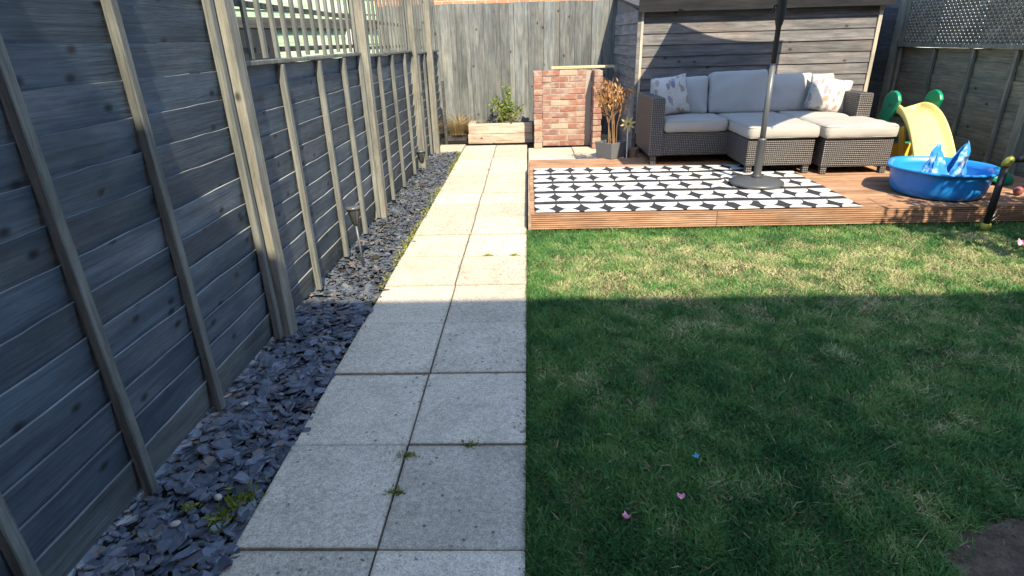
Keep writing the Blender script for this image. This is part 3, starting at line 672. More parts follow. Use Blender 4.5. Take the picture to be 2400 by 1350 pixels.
# ------------------------------------------------------------------ rug
RZ = DZ+0.004
m = MB(); vs = []; fs = []; nx, ny = 120, 76; rx0, rx1, ry0, ry1 = 0.06, 2.36, 3.972, 5.47
def rug_h(x, y):
    h = 0.004+0.0022*nz(x*5, y*5, 1)+0.002*abs(nz(x*2, y*9, 6))
    h += 0.016*math.exp(-((y-4.10-0.10*(x-1.55))/0.035)**2)*max(0, 1-abs(x-1.62)/0.42)      # wrinkle in front of the umbrella base
    h += 0.014*math.exp(-((x-1.60-0.5*(y-4.7))/0.03)**2)*max(0, 1-abs(y-4.78)/0.4)
    h += 0.012*math.exp(-((x-1.82+0.6*(y-5.1))/0.03)**2)*max(0, 1-abs(y-5.1)/0.25)
    return h
for i in range(nx+1):
    for j in range(ny+1):
        u, w = i/nx, j/ny; x = rx0+(rx1-rx0)*u; y_ = ry0+(ry1-ry0)*w
        x += 0.010*nz(y_*3, 5)*(1 if u > .9 or u < .02 else 0); y_ += 0.008*nz(x*2.5, 8)*(1 if w < .03 else 0)
        vs.append((x, y_, RZ+rug_h(x, y_)))
for i in range(nx):
    for j in range(ny): fs.append((i*(ny+1)+j, (i+1)*(ny+1)+j, (i+1)*(ny+1)+j+1, i*(ny+1)+j+1))
m.add([(a-rx0, b-ry0, c-RZ) for a, b, c in vs], fs)
rug = m.build('outdoor_rug', 'rug', None, (rx0, ry0, RZ), smooth=True)
md = rug.modifiers.new('thick', 'SOLIDIFY'); md.thickness = 0.003; md.offset = 1
tag(rug, 'black and white patterned outdoor rug laid on the deck', 'rug')

# ------------------------------------------------------------------ cushions
def softbox(name, mat, size, r, loc, label, cat, rot=(0,0,0), bulge=0.02, group=None, nn=(16, 16, 5), wr=0.006, crown=0.8, belly=0.35):
    sx, sy, sz = size; bm = bmesh.new()
    V = {}; fs = []
    def vert(a, b, c):
        key = (a, b, c)
        if key not in V:
            p = Vector(((a/nn[0]-.5)*sx, (b/nn[1]-.5)*sy, (c/nn[2]-.5)*sz))
            q = Vector((max(-sx/2+r, min(sx/2-r, p.x)), max(-sy/2+r, min(sy/2-r, p.y)), max(-sz/2+r, min(sz/2-r, p.z))))
            d = p-q
            if d.length > 1e-6: p = q+d.normalized()*r
            u, v, w = 2*p.x/sx, 2*p.y/sy, 2*p.z/sz
            f = max(0, 1-u*u)*max(0, 1-v*v); p.z += bulge*f*(1 if p.z > 0 else -1)*crown
            g_ = max(0, 1-u*u)*max(0, 1-w*w); p.y += bulge*g_*v*belly
            e = max(0, 1-v*v)*max(0, 1-w*w); p.x += bulge*e*u*0.35
            p += Vector((nz(p.x*9, p.y*9, p.z*9+loc[0]), nz(p.y*9, p.z*9, p.x*9+loc[0]), nz(p.z*8, p.x*8, p.y*8+loc[1])))*wr
            V[key] = bm.verts.new(p)
        return V[key]
    X, Y, Z = nn
    for a in range(X):
        for b in range(Y):
            for c in (0, Z):
                q = [vert(a, b, c), vert(a+1, b, c), vert(a+1, b+1, c), vert(a, b+1, c)]; bm.faces.new(q if c else q[::-1])
    for a in range(X):
        for c in range(Z):
            for b in (0, Y):
                q = [vert(a, b, c), vert(a+1, b, c), vert(a+1, b, c+1), vert(a, b, c+1)]; bm.faces.new(q[::-1] if b else q)
    for b in range(Y):
        for c in range(Z):
            for a in (0, X):
                q = [vert(a, b, c), vert(a, b+1, c), vert(a, b+1, c+1), vert(a, b, c+1)]; bm.faces.new(q if a else q[::-1])
    me = bpy.data.meshes.new(name); bm.to_mesh(me); bm.free(); me.materials.append(MT[mat])
    me.polygons.foreach_set('use_smooth', [True]*len(me.polygons))
    o = link(name, me, None, loc, rot=rot)
    return tag(o, label, cat, group)
def piping(o, size, r, zs):
    sx, sy, sz = size; k = 0.80*r
    for z in zs:
        pts = []; 
        for cx, cy, a0 in ((sx/2-r, sy/2-r, 0), (-sx/2+r, sy/2-r, 90), (-sx/2+r, -sy/2+r, 180), (sx/2-r, -sy/2+r, 270)):
            for s in range(4):
                t = rad(a0+s*30); pts.append((cx+math.cos(t)*k, cy+math.sin(t)*k, z))
        pts.append(pts[0]); MB().tube(pts, 0.004, 6).build('piping', 'piping', o, smooth=True)
def pillow(name, mat, w, h, t, loc, rot, label, group=None):
    m = MB(); n = 18; vs = []; fs = []
    for sgn in (1, -1):
        for i in range(n+1):
            for j in range(n+1):
                u, v = 2*i/n-1, 2*j/n-1; f = ((1-abs(u)**2.6)*(1-abs(v)**2.6))
                f = max(f, 0)**0.55; pin = 1-0.07*(1-abs(v)**2)*abs(u)**3; piv = 1-0.07*(1-abs(u)**2)*abs(v)**3
                vs.append((u*w/2*pin, -sgn*(t/2)*f+0.012*nz(u*2, v*2, loc[0]), v*h/2*piv+0.008*nz(u*2, 5, v*2)))
    N = (n+1)**2
    for s in range(2):
        for i in range(n):
            for j in range(n):
                q = [s*N+i*(n+1)+j, s*N+(i+1)*(n+1)+j, s*N+(i+1)*(n+1)+j+1, s*N+i*(n+1)+j+1]; fs.append(tuple(q) if s == 0 else tuple(q[::-1]))
    me = m.add(vs, fs).mesh(name, mat, smooth=True)
    bm = bmesh.new(); bm.from_mesh(me); bmesh.ops.remove_doubles(bm, verts=bm.verts, dist=.0004); bmesh.ops.recalc_face_normals(bm, faces=bm.faces); bm.to_mesh(me); bm.free()
    return tag(link(name, me, None, loc, rot=rot), label, 'pillow', group)

# ------------------------------------------------------------------ sofa
sx0, sx1, sy0, sy1 = 1.165, 3.17, 5.56, 6.30
sofa = thing('wicker_sofa', 'brown wicker corner sofa with chaise against the shed wall', 'sofa', (sx0, sy0, DZ))
W_ = sx1-sx0; D_ = sy1-sy0
def part(name, mat, x0, x1, y0, y1, z0, z1, par=sofa, bv=0.012):
    o = MB().box(x0, x1, y0, y1, z0, z1).build(name, mat, par, bevel=bv, seg=2); return o
part('arm', 'wicker', 0, 0.125, 0.0, D_, 0.085, 0.615); part('arm', 'wicker', W_-0.125, W_, 0.0, D_, 0.085, 0.615)
part('backrest', 'wicker', 0.127, W_-0.127, D_-0.10, D_, 0.085, 0.655)
part('seat_base', 'wicker', 0.127, W_-0.127, 0.02, D_-0.102, 0.085, 0.298)
part('chaise_base', 'wicker', 0.745, 1.315, -0.49, 0.018, 0.075, 0.298)
for x, y in ((0.02, 0.012), (W_-0.085, 0.012), (0.02, D_-.08), (W_-0.085, D_-.08)): part('leg', 'wicker', x, x+.055, y, y+.055, 0.0, 0.086, bv=.005)
for x in (0.76, 1.25): part('leg', 'wicker', x, x+.05, -0.478, -0.428, 0.0, 0.076, bv=.005)
ot = thing('wicker_ottoman', 'brown wicker ottoman beside the chaise, near the pool', 'ottoman', (2.535, 5.015, DZ))
part('body', 'wicker', 0, 0.575, 0, 0.56, 0.065, 0.298, ot)
for x in (0.01, 0.515):
    for y in (0.01, .50): part('leg', 'wicker', x, x+.05, y, y+.05, 0, 0.066, ot, .005)
CZ = DZ+0.302
def cush(label, x0, x1, y0, y1, th=0.115, z=CZ, b=0.014):
    s_ = (x1-x0, y1-y0, th); o = softbox('seat_cushion', 'cushion', s_, 0.036, ((x0+x1)/2, (y0+y1)/2, z+th/2), label, 'cushion', bulge=b, group='seat cushions of the sofa set')
    piping(o, s_, .036, (th*.36, -th*.36)); return o
cush('beige seat cushion at the left end of the sofa', sx0+0.13, 1.895, sy0-0.005, 6.13)
cush('long beige cushion on the chaise behind the umbrella pole', 1.90, 2.505, 5.045, 6.13)
cush('beige seat cushion at the right end of the sofa', 2.51, sx1-0.13, sy0+0.06, 6.13)
o = cush('beige cushion on the ottoman, nearest the slide', 2.52, 3.125, 4.985, 5.60)
BG = 'grey back cushions of the sofa'
def bcush(label, xc, w, h=0.39, mat='backcushion', rz=0, tilt=0.22, yy=6.10):
    return softbox('back_cushion', mat, (w, 0.14, h), 0.030, (xc, yy, CZ+0.115+h/2-0.012), label, 'cushion', rot=(-tilt, 0, rz), bulge=0.03, group=BG, nn=(20, 8, 18), wr=0.012, crown=0.12, belly=1.0)
bcush('grey back cushion behind the left patterned pillow', 1.535, 0.545, 0.355, yy=6.09); bcush('middle grey back cushion, tallest on the sofa', 2.105, 0.555, 0.40, yy=6.07); bcush('grey back cushion right of the umbrella pole', 2.615, 0.42, 0.36, rz=-.06); bcush('right back cushion mostly in sunlight behind the patterned pillow', 2.875, 0.36, 0.35, 'cushion', rz=.05, yy=6.13)
pillow('throw_pillow', 'floral', 0.36, 0.38, 0.13, (1.42, 5.93, CZ+0.115+0.185), (-0.30, -0.10, 0.20), 'leaf patterned throw pillow at the left arm of the sofa', 'patterned throw pillows')
pillow('throw_pillow', 'floral', 0.40, 0.34, 0.13, (2.925, 5.90, CZ+0.115+0.160), (-0.34, 0.20, -0.16), 'leaf patterned throw pillow leaning at the right arm of the sofa', 'patterned throw pillows')

# ------------------------------------------------------------------ umbrella
ux, uy = 1.868, 4.672; UC = Vector((0.28, 0.06, 0))
um = thing('parasol', 'open garden parasol on a grey pole with round base on the rug', 'parasol', (ux, uy, DZ+0.012))
z0 = 0.0
MB().lathe([(0.0, 0), (0.205, 0), (0.213, 0.012), (0.208, 0.026), (0.175, 0.042), (0.09, 0.056), (0.045, 0.060), (0.0, 0.060)], 40).build('base', 'basegrey', um, smooth=True)
MB().lathe([(0.044, 0.058), (0.034, 0.075), (0.0300, 0.09), (0.0300, 0.34), (0.033, 0.345), (0.033, 0.37), (0.0, 0.37)], 20).build('base_socket', 'basegrey', um, smooth=True)
MB().tube([(0,0,0.30), (0,0,0.92)], 0.0215, 16).build('lower_pole', 'steel', um, smooth=True)
MB().tube([(0,0,0.90), (0,0,1.62), (UC.x,UC.y,2.38)], 0.0190, 16).build('upper_pole', 'black', um, smooth=True)
ch = MB().lathe([(0.020, 1.17), (0.026, 1.19), (0.034, 1.23), (0.037, 1.36), (0.035, 1.50), (0.022, 1.54)], 16).build('crank_housing', 'black', um, smooth=True)
MB().tube([(-0.03, 0, 1.31), (-0.05, 0, 1.31), (-0.055, 0.0, 1.27), (-0.075, 0, 1.26)], 0.007, 8).build('crank_handle', 'black', ch, smooth=True)
UR, UZ, UA = 1.21, 1.913, 48.0
hub = Vector((0, 0, 2.36))+UC; cor = [Vector((x_, y_, UZ)) for x_, y_ in ((0.98, 0.95), (-0.20, 1.16), (-0.62, 0.25), (-0.45, -0.85), (0.60, -1.05), (1.35, -0.20))]
m = MB(); vs = []; fs = []; ns, nw = 10, 8
for k in range(6):
    A, B = cor[k], cor[(k+1) % 6]; o = len(vs)
    for i in range(ns+1):
        for j in range(nw+1):
            t = i/ns; s_ = j/nw; e = A.lerp(B, s_); q = hub.lerp(e, t)
            sag = 4*s_*(1-s_)*t; q.z += 0.10*math.sin(math.pi*t)*0.5-0.035*sag; q = Vector((UC.x+(q.x-UC.x)*(1-0.045*sag), UC.y+(q.y-UC.y)*(1-0.045*sag), q.z)); vs.append(q)
    for i in range(ns):
        for j in range(nw): fs.append((o+i*(nw+1)+j, o+(i+1)*(nw+1)+j, o+(i+1)*(nw+1)+j+1, o+i*(nw+1)+j+1))
cn = m.add(vs, fs).build('canopy', 'canopy', um); md = cn.modifiers.new('thick', 'SOLIDIFY'); md.thickness = 0.003
for k in range(6):
    A = UC+(cor[k]-UC)*0.99; pts = [hub.lerp(A, t)+Vector((0, 0, 0.05*math.sin(math.pi*t)-0.012)) for t in [i/8 for i in range(9)]]
    MB().tube(pts, 0.008, 6).build('rib', 'steel', um); MB().tube([(UC.x*.5, UC.y*.5, 1.95), tuple(pts[4])], 0.006, 6).build('strut', 'steel', um)
MB().lathe([(0.032, 1.93), (0.032, 1.98), (0.02, 1.99)], 14, UC.x*.43, UC.y*.43).build('runner', 'black', um)
MB().lathe([(0.045, 2.352), (0.045, 2.37), (0.018, 2.40), (0.022, 2.43), (0.0, 2.46)], 14, UC.x, UC.y).build('finial', 'black', um, smooth=True)

# ------------------------------------------------------------------ brick barbecue
bq = thing('brick_barbecue', 'open fronted reclaimed brick barbecue beside the raised bed', 'barbecue', (0.09, 7.34, 0))
bricks = [MB().box(0, 0.208, 0, 0.098, 0, 0.060).mesh('brick', 'brick', bevel=random.uniform(.003, .007), seg=2) for _ in range(5)]
halfb = [MB().box(0, 0.104, 0, 0.098, 0, 0.060).mesh('brick', 'brick', bevel=random.uniform(.003, .007), seg=2) for _ in range(3)]
def brick(x, y, z, rz=0, half=False):
    o = link('brick', random.choice(halfb if half else bricks), bq, (x+random.uniform(-.003, .003), y+random.uniform(-.004, .004), z+random.uniform(-.001, .001)), rot=(0, 0, rz+random.uniform(-.012, .012)))
    return o
CH = 0.0705
for c in range(13):
    z = 0.004+c*CH; odd = c % 2
    # left pier (end on), right wing running back, back wall between them
    brick(0.0, 0.0, z, half=True)
    if odd: brick(0.098, 0.106, z, math.pi/2)
    else: brick(0.098, 0.106, z, math.pi/2, True); brick(0.098, 0.212, z, math.pi/2, True)
    brick(0.715, -0.12, z, half=True) if odd else brick(0.715+0.098, -0.12, z, math.pi/2)
    if odd: brick(0.715+0.098, -0.014, z, math.pi/2); brick(0.715+.098, 0.20, z, math.pi/2, True)
    else: brick(0.715+0.098, 0.096, z, math.pi/2)
    x = 0.108 if not odd else 0.108
    if odd: brick(0.108, 0.16, z, half=True); x = 0.108+0.112
    while x+0.208 < 0.715: brick(x, 0.16, z); x += 0.216
    if 0.71-x > 0.10: brick(x, 0.16, z, half=True)
MB().box(0.006, 0.098, 0.006, 0.30, 0.0, 13*CH-0.012).build('mortar_core', 'mortar', bq)
MB().box(0.112, 0.712, 0.166, 0.25, 0.0, 13*CH-0.012).build('mortar_core', 'mortar', bq)
MB().box(0.722, 0.807, -0.112, 0.30, 0.0, 13*CH-0.012).build('mortar_core', 'mortar', bq)
tag(bar(0, 0.78, 0, 0.14, 0, 0.028).build('wooden_plank', 'plank', None, (0.31, 7.54, 13*CH+0.006), bevel=.003), 'pale wooden plank lying on top of the brick barbecue', 'plank')

# ------------------------------------------------------------------ raised bed and plants
rb = thing('raised_bed', 'raised bed of pale timber sleepers at the end of the path', 'raised bed', (-0.79, 7.81, 0))
for i, z in enumerate((0.0, 0.128)):
    bar(0.0+0.01*i, 0.862, 0.0, 0.10, z, z+0.124, .003).build('sleeper', 'sleeper', rb, bevel=.008, seg=2)
for i, z in enumerate((0.0, 0.128)): bar(0.0, 0.095, 0.103, 0.40, z, z+0.124, .002).build('sleeper', 'sleeper', rb, bevel=.008)
bar(-0.34, -0.004, 0.27, 0.34, 0.0, 0.10).build('sleeper', 'darkrail', rb, bevel=.006)
MB().add([(0.097, 0.10, 0.215), (0.85, 0.10, 0.215), (0.85, 0.42, 0.22), (0.097, 0.42, 0.22)], [(0,1,2,3)]).build('soil', 'soil', rb)
MB().add([(-0.36, 0.30, 0.085), (0.0, 0.30, 0.085), (0.0, 0.43, 0.085), (-0.36, 0.43, 0.085)], [(0,1,2,3)]).build('soil', 'soil', rb)

gs = thing('green_shrub', 'small bright green leafy shrub in the raised bed', 'shrub', (-0.27, 8.02, 0.22))
st = MB(); it = []
for tip, nL in (((-0.15, 0.0, 0.34), 130), ((0.02, -0.02, 0.48), 170), ((0.17, 0.01, 0.20), 70), ((-0.06, 0.03, 0.24), 110), ((0.08, -0.03, 0.26), 90)):
    tip = Vector(tip); b = Vector((tip.x*.3, 0, 0)); mid = b.lerp(tip, .5)+Vector((tip.x*.25, 0, .02)); st.tube([b, mid, tip], [.007, .005, .002], 6)
    for i in range(nL):
        t = random.random()**.7; p = (b.lerp(mid, t*2) if t < .5 else mid.lerp(tip, t*2-1))+Vector((random.gauss(0, .03), random.gauss(0, .03), random.gauss(0, .02)))
        it.append((p, rdir(-.2), random.uniform(.025, .05), random.uniform(.008, .015), min(1, max(0, random.gauss(.55, .3)))))
st.build('stem', 'stem', gs); tri_cloud('leaves', it, 'leaf', gs)

def arc_grass(parent, n, L0, L1, spread, mat='straw'):
    V = []; F = []; T = []
    for i in range(n):
        a = random.uniform(0, 6.28); L = random.uniform(L0, L1); b = Vector((random.gauss(0, .045), random.gauss(0, .03), 0)); d = Vector((math.cos(a)*spread*random.uniform(.3, 1.2), math.sin(a)*spread*.45*random.uniform(.3, 1), 1)).normalized()
        w = random.uniform(.0015, .003); s_ = Vector((-math.sin(a), math.cos(a), 0))*w; p = b.copy(); o = len(V); t = random.random(); k = 6
        for j in range(k+1):
            ww = s_*(1-j/k*.8); V += [p-ww, p+ww]; T += [t, t]; p = p+d*(L/k); d = (d+Vector((d.x*.30, d.y*.2, -0.30-.1*random.random()))).normalized()
            if p.z < .01: p.z = .01
        for j in range(k): F.append((o+2*j, o+2*j+1, o+2*j+3, o+2*j+2))
    me = bpy.data.meshes.new('blades'); me.from_pydata([tuple(v) for v in V], [], F); me.materials.append(MT[mat]); at = me.attributes.new('tint', 'FLOAT', 'POINT'); at.data.foreach_set('value', T)
    return link('blades', me, parent)
og = thing('ornamental_grass', 'dry straw coloured ornamental grass in the far left corner', 'grass plant', (-0.94, 8.09, 0.085))
arc_grass(og, 620, .28, .60, 1.0)

# pot with dead shrub
pt = thing('square_planter', 'dark grey square planter with a dead shrub in it', 'planter', (0.86, 6.0, DZ+0.002 if False else 0.0))
pz0 = 0.13
def frustum(m, s0, s1, z0, z1): return m.add([(-s0,-s0,z0),(s0,-s0,z0),(s0,s0,z0),(-s0,s0,z0),(-s1,-s1,z1),(s1,-s1,z1),(s1,s1,z1),(-s1,s1,z1)], [(3,2,1,0),(0,1,5,4),(1,2,6,5),(2,3,7,6),(3,0,4,7)])
pt.location = (0.865, 6.02, pz0); pt.rotation_euler = (0, 0, rad(40))
m = MB(); frustum(m, .100, .115, 0, .155); m.add([(-.115,-.115,.155),(.115,-.115,.155),(.115,.115,.155),(-.115,.115,.155),(-.098,-.098,.155),(.098,-.098,.155),(.098,.098,.155),(-.098,.098,.155),(-.098,-.098,.12),(.098,-.098,.12),(.098,.098,.12),(-.098,.098,.12)],
      [(0,1,5,4),(1,2,6,5),(2,3,7,6),(3,0,4,7),(4,5,9,8),(5,6,10,9),(6,7,11,10),(7,4,8,11)]); m.build('pot', 'potgrey', pt)
MB().add([(-.099,-.099,.135),(.099,-.099,.135),(.099,.099,.135),(-.099,.099,.135)], [(0,1,2,3)]).build('soil', 'soil', pt)
ds = thing('dead_shrub', 'dead shrub with curled orange brown leaves in the grey planter', 'shrub', (0.865, 6.02, pz0+.135))
st = MB(); it = []
for k in range(13):
    bx, by = random.gauss(0, .03), random.gauss(0, .025); tx = random.choice([-.16, -.12, -.06, -.02, .03, .06, .10])+random.gauss(0, .02); H = random.uniform(.52, .70)-abs(tx+.02)*.5
    ty = random.gauss(0, .05); P_ = [Vector((bx, by, 0)), Vector((bx+tx*.15+random.gauss(0, .012), by, H*.35)), Vector((bx+tx*.5+random.gauss(0, .014), by+ty*.5, H*.7)), Vector((bx+tx, by+ty, H))]
    st.tube(P_, [.0055, .0045, .0035, .0015], 6)
    for i in range(24):
        t = random.uniform(.62, 1.0); p = P_[2].lerp(P_[3], (t-.6)/.4)+Vector((random.gauss(0, .03), random.gauss(0, .03), random.gauss(0, .02))); it.append((p, (random.gauss(0, .4), random.gauss(0, .4), -1), random.uniform(.03, .065), random.uniform(.007, .014), random.random()))
    for i in range(3):
        t = random.uniform(.3, .65); p = P_[1].lerp(P_[2], t); q = p+Vector((random.gauss(0, .05), random.gauss(0, .04), random.uniform(.03, .09))); st.tube([p, q], [.002, .001], 5)
P_ = [Vector((.02, 0, .38)), Vector((.09, -.01, .50)), Vector((.15, -.01, .545)), Vector((.185, -.01, .52))]; st.tube(P_, [.003, .0025, .002, .001], 6)
for i in range(34): p = P_[1].lerp(P_[3], random.random())+Vector((random.gauss(0, .018), random.gauss(0, .02), random.gauss(.01, .015))); it.append((p, (random.gauss(0, .4), random.gauss(0, .4), -1), random.uniform(.03, .06), random.uniform(.007, .013), random.random()))
st.build('stems', 'stem', ds); tri_cloud('leaves', it, 'dryleaf', ds)
# sun-shaped ornament
so = thing('sun_ornament', 'pale yellow sun shaped ornament on a stake by the planter', 'ornament', (1.015, 5.93, DZ))
MB().tube([(0.004, 0.01, 0.0), (0, .004, 0.30)], .0065, 8).build('stake', 'net', so)
for k in range(8):
    a = rad(45*k+12); c, s_ = math.cos(a), math.sin(a); pts = [(c*.022-s_*.012, s_*.022+c*.012), (c*.055-s_*.010, s_*.055+c*.010), (c*.082, s_*.082), (c*.055+s_*.010, s_*.055-c*.010), (c*.022+s_*.012, s_*.022-c*.012)]
    MB().prism([(p, q+.345) for p, q in pts], -.012, -.006).build('ray', 'ornament', so)
MB().lathe([(0, 0), (.040, 0), (.036, .008), (.0, .012)], 20).build('disc', 'ornament', so, (0, -.004, .345)).rotation_euler = (math.pi/2, 0, 0)
MB().lathe([(0, 0), (.011, 0), (.009, .004), (0, .005)], 10).build('centre', 'black', so, (0, -.017, .345)).rotation_euler = (math.pi/2, 0, 0)
tp = thing('terracotta_pot', 'small brown pot standing between the sofa arm and planter', 'pot', (1.095, 5.99, DZ)); MB().lathe([(.034, 0), (.045, .075), (.050, .078), (.050, .095), (.044, .095), (.040, .06), (0, .06)], 18).build('pot', 'terracotta', tp, smooth=False); MB().lathe([(.0, .075), (.042, .075)], 18).build('soil', 'soil', tp)

# ------------------------------------------------------------------ solar stake lamps
def lamp(x, y, h, label, tilt=0.0, s=1.0):
    t = thing('solar_lamp', label, 'lamp', (x, y, -0.01), 0, 'solar stake lamps in the slate bed'); t.rotation_euler = (tilt*.4, tilt, 0)
    MB().tube([(0, 0, 0), (0, 0, h-.13*s)], .008*s, 10).build('stake', 'steel', t, smooth=True)
    MB().lathe([(.009*s, h-.135*s), (.020*s, h-.12*s), (.040*s, h-.03*s), (.043*s, h-.012*s)], 16).build('lens', 'lens', t, smooth=True)
    for k in range(6):
        a = rad(60*k); MB().tube([(.012*s*math.cos(a), .012*s*math.sin(a), h-.135*s), (.024*s*math.cos(a), .024*s*math.sin(a), h-.115*s), (.046*s*math.cos(a), .046*s*math.sin(a), h-.012*s)], .0028*s, 5).build('cage_bar', 'black', t)
    MB().lathe([(.050*s, h-.014*s), (.052*s, h-.004*s), (.046*s, h+.004*s), (0, h+.007*s)], 18).build('cap', 'solar', t, smooth=True)
lamp(-1.022, 3.315, 0.385, 'nearer solar lamp stake standing in the sunlit slate', -0.05, 0.85)
lamp(-1.095, 5.96, 0.255, 'farther small solar lamp in front of the third grey post', 0.0, 0.95)
cl = MB(); cl.lathe([(0, -.012), (.022, -.006), (.027, .008), (.018, .022), (0, .028)], 9, rf=lambda t, r, z: (r*(1+.25*math.sin(3*t+z*90)), r*(1+.25*math.cos(2*t))))
tag(cl.build('dark_clod', 'soil', None, (-0.975, 3.44, 0.0)), 'dark clod lying on the slate beside the nearer lamp stake', 'clod')

# ------------------------------------------------------------------ slide
sl = thing('toddler_slide', 'yellow and green plastic toddler slide in the right corner of the deck', 'slide', (3.475, 5.45, DZ))
prof = []
for i in range(25):                                        # (y, z) along the chute, top to bottom
    t = i/24
    y_ = 0.12-0.80*t; z_ = 0.455-0.47*(t**1.75)*1.0+0.06*math.sin(math.pi*t)
    if t > .85: z_ = max(z_, 0.035)
    prof.append((y_, max(z_, 0.03)))
sec = [(-.155, .055), (-.14, .072), (-.122, .060), (-.110, .012), (-.07, .0), (.07, .0), (.110, .012), (.122, .060), (.14, .072), (.155, .055), (.155, -.012), (.10, -.02), (-.10, -.02), (-.155, -.012)]
vs = []; fs = []; q = len(sec)
for i, (y_, z_) in enumerate(prof):
    fl = 1+0.16*(i/24)
    for a, b in sec: vs.append((a*fl-0.10*(i/24)**1.2, y_+0.35*b*0.0, z_+b))
for i in range(24):
    for k in range(q): fs.append((i*q+k, i*q+(k+1) % q, (i+1)*q+(k+1) % q, (i+1)*q+k))
fs += [tuple(range(q)), tuple(range(24*q, 25*q))[::-1]]
o = MB().add(vs, fs).build('chute', 'chute', sl, smooth=True); fixnormals(o.data); md = o.modifiers.new('sub', 'SUBSURF'); md.levels = md.render_levels = 1
def ear(x, dec):
    pts = []
    for cx, cz, a0, a1, r in ((0.02, 0.525, -20, 160, .115), (0.135, 0.27, 160, 340, .115)):
        for i in range(9): a = rad(a0+(a1-a0)*i/8); pts.append((cx+r*math.cos(a), cz+r*math.sin(a)))
    e = MB().prism(pts, x-.017, x+.017, 'yz').build('side_panel', 'green', sl, bevel=.010, seg=2)
    if dec:
        s_ = -1
        MB().box(x-.0195, x-.0175, -0.01, 0.045, 0.50, 0.53).build('decal', 'solar', e); MB().lathe([(0, 0), (.022, 0), (.020, .003), (0, .004)], 16).build('decal', 'yellowgreen', e, (x-.0175, 0.085, 0.34)).rotation_euler = (0, -math.pi/2, 0)
ear(-0.18, True); ear(0.18, False)
for s_ in (-1, 1):
    MB().prism([(0.10, 0.0), (0.16, 0.0), (0.10, 0.44), (0.04, 0.44)], s_*.15-.016, s_*.15+.016, 'yz').build('leg', 'yellow', sl, bevel=.006)
    MB().prism([(-0.28, 0.0), (-0.22, 0.0), (-0.10, 0.33), (-0.16, 0.36)], s_*.135-.014, s_*.135+.014, 'yz').build('leg', 'yellow', sl, bevel=.006)
MB().box(-.134, .134, 0.02, 0.05, 0.03, 0.17).build('base_panel', 'yellow', sl, bevel=.008)
for z_ in (.14, .28, .40): MB().box(-.132, .132, 0.10-z_*.1, 0.155-z_*.1, z_, z_+.03).build('step', 'green', sl, bevel=.006)

# ------------------------------------------------------------------ paddling pool
pl = thing('paddling_pool', 'blue hard plastic paddling pool at the right of the deck', 'paddling pool', (3.085, 4.345, DZ+.001))
def prf(t, r, z):
    lob = 1+0.030*math.cos(6*t+.6)*(z/.20)
    return (r*0.74*lob, r*0.80*lob)
prof_ = [(0.0, .004), (.36, .004), (.385, .018), (.402, .05), (.412, .085), (.425, .155), (.434, .186), (.458, .190), (.466, .199), (.458, .208), (.434, .206), (.418, .198), (.406, .165), (.39, .06), (.36, .03), (0.0, .026)]
MB().lathe(prof_[:7], 56, rf=prf, caps=False).lathe(prof_[12:], 56, rf=prf, caps=False).build('basin', 'blue', pl, smooth=True)
MB().lathe(prof_[6:13], 56, rf=prf, caps=False).build('rim', 'blue', pl, smooth=True)
# crumpled bag in the pool
bgm = MB(); vs = []; fs = []; n = 34
for i in range(n+1):
    for j in range(15):
        u = i/n*2*math.pi; v = j/14
        r = 0.135*(1-v*.66)*(1+.20*nz(math.cos(u)*2.2, math.sin(u)*2.2, v*3)+.10*nz(math.cos(u)*7, math.sin(u)*7, v*7))
        pk = abs(math.cos(u))**1.6
        vs.append((r*math.cos(u)*(1.0+v*1.5*pk*.9), r*math.sin(u)*.75, v*(0.11+0.23*pk)+.012*nz(u*5, v*5, 3)*v))
for i in range(n):
    for j in range(14): fs.append((i*15+j, (i+1)*15+j, (i+1)*15+j+1, i*15+j+1))
b = bgm.add(vs, fs).build('plastic_bag', 'bag', None, (3.15, 4.38, DZ+.032), smooth=False); bm = bmesh.new(); bm.from_mesh(b.data); bmesh.ops.remove_doubles(bm, verts=bm.verts, dist=.0005); bm.to_mesh(b.data); bm.free()
md = b.modifiers.new('thick', 'SOLIDIFY'); md.thickness = .0015
tag(b, 'crumpled blue plastic bag with two pointed handles inside the pool', 'bag')
# green scoop toy and pink ball behind the pool
gt = MB(); gt.lathe([(0, 0), (.135, .0), (.14, .012), (.125, .045), (.06, .085), (0, .095)], 24, rf=lambda t, r, z: (r*1.15, r*.9)); o = gt.build('sand_toy_lid', 'green', None, (3.70, 4.62, DZ+.06), smooth=True); o.rotation_euler = (0.25, 0.25, 0.2); o.location.z = DZ+.035
tag(o, 'green domed plastic lid lying behind the right end of the pool', 'lid')
tag(MB().lathe([(0.032*math.sin(rad(a)), -.032*math.cos(rad(a))) for a in range(0, 181, 15)], 20).build('toy_ball', 'red', None, (3.60, 4.22, DZ+.033), smooth=True), 'small red toy ball in the shade beside the pool', 'ball')

# ------------------------------------------------------------------ toy goal at right
gl = thing('toy_goal', 'black toy goal frame with yellow corners at the right edge of the lawn', 'toy goal', (3.105, 3.80, 0.0))
MB().tube([(0, 0, .04), (0.005, 0, .44)], .021, 14).build('post', 'black', gl, smooth=True)
MB().tube([(0.03, 0.004, .475), (.45, .0, .492), (.95, 0, .485)], .021, 14).build('crossbar', 'black', gl, smooth=True)
MB().tube([(0.005, 0, .435), (0.006, 0, .458), (.014, 0, .472), (.035, 0, .475)], .024, 14).build('corner_joint', 'yellowgreen', gl, smooth=True)
MB().tube([(.93, 0, .485), (.975, 0, .475), (.985, 0, .44)], .026, 14).build('corner_joint', 'yellowgreen', gl, smooth=True)
MB().tube([(.985, 0, .44), (.985, 0, .03)], .022, 14).build('post', 'black', gl, smooth=True)
MB().lathe([(.030, 0), (.032, .03), (.026, .05)], 14).build('foot', 'yellowgreen', gl, smooth=True)
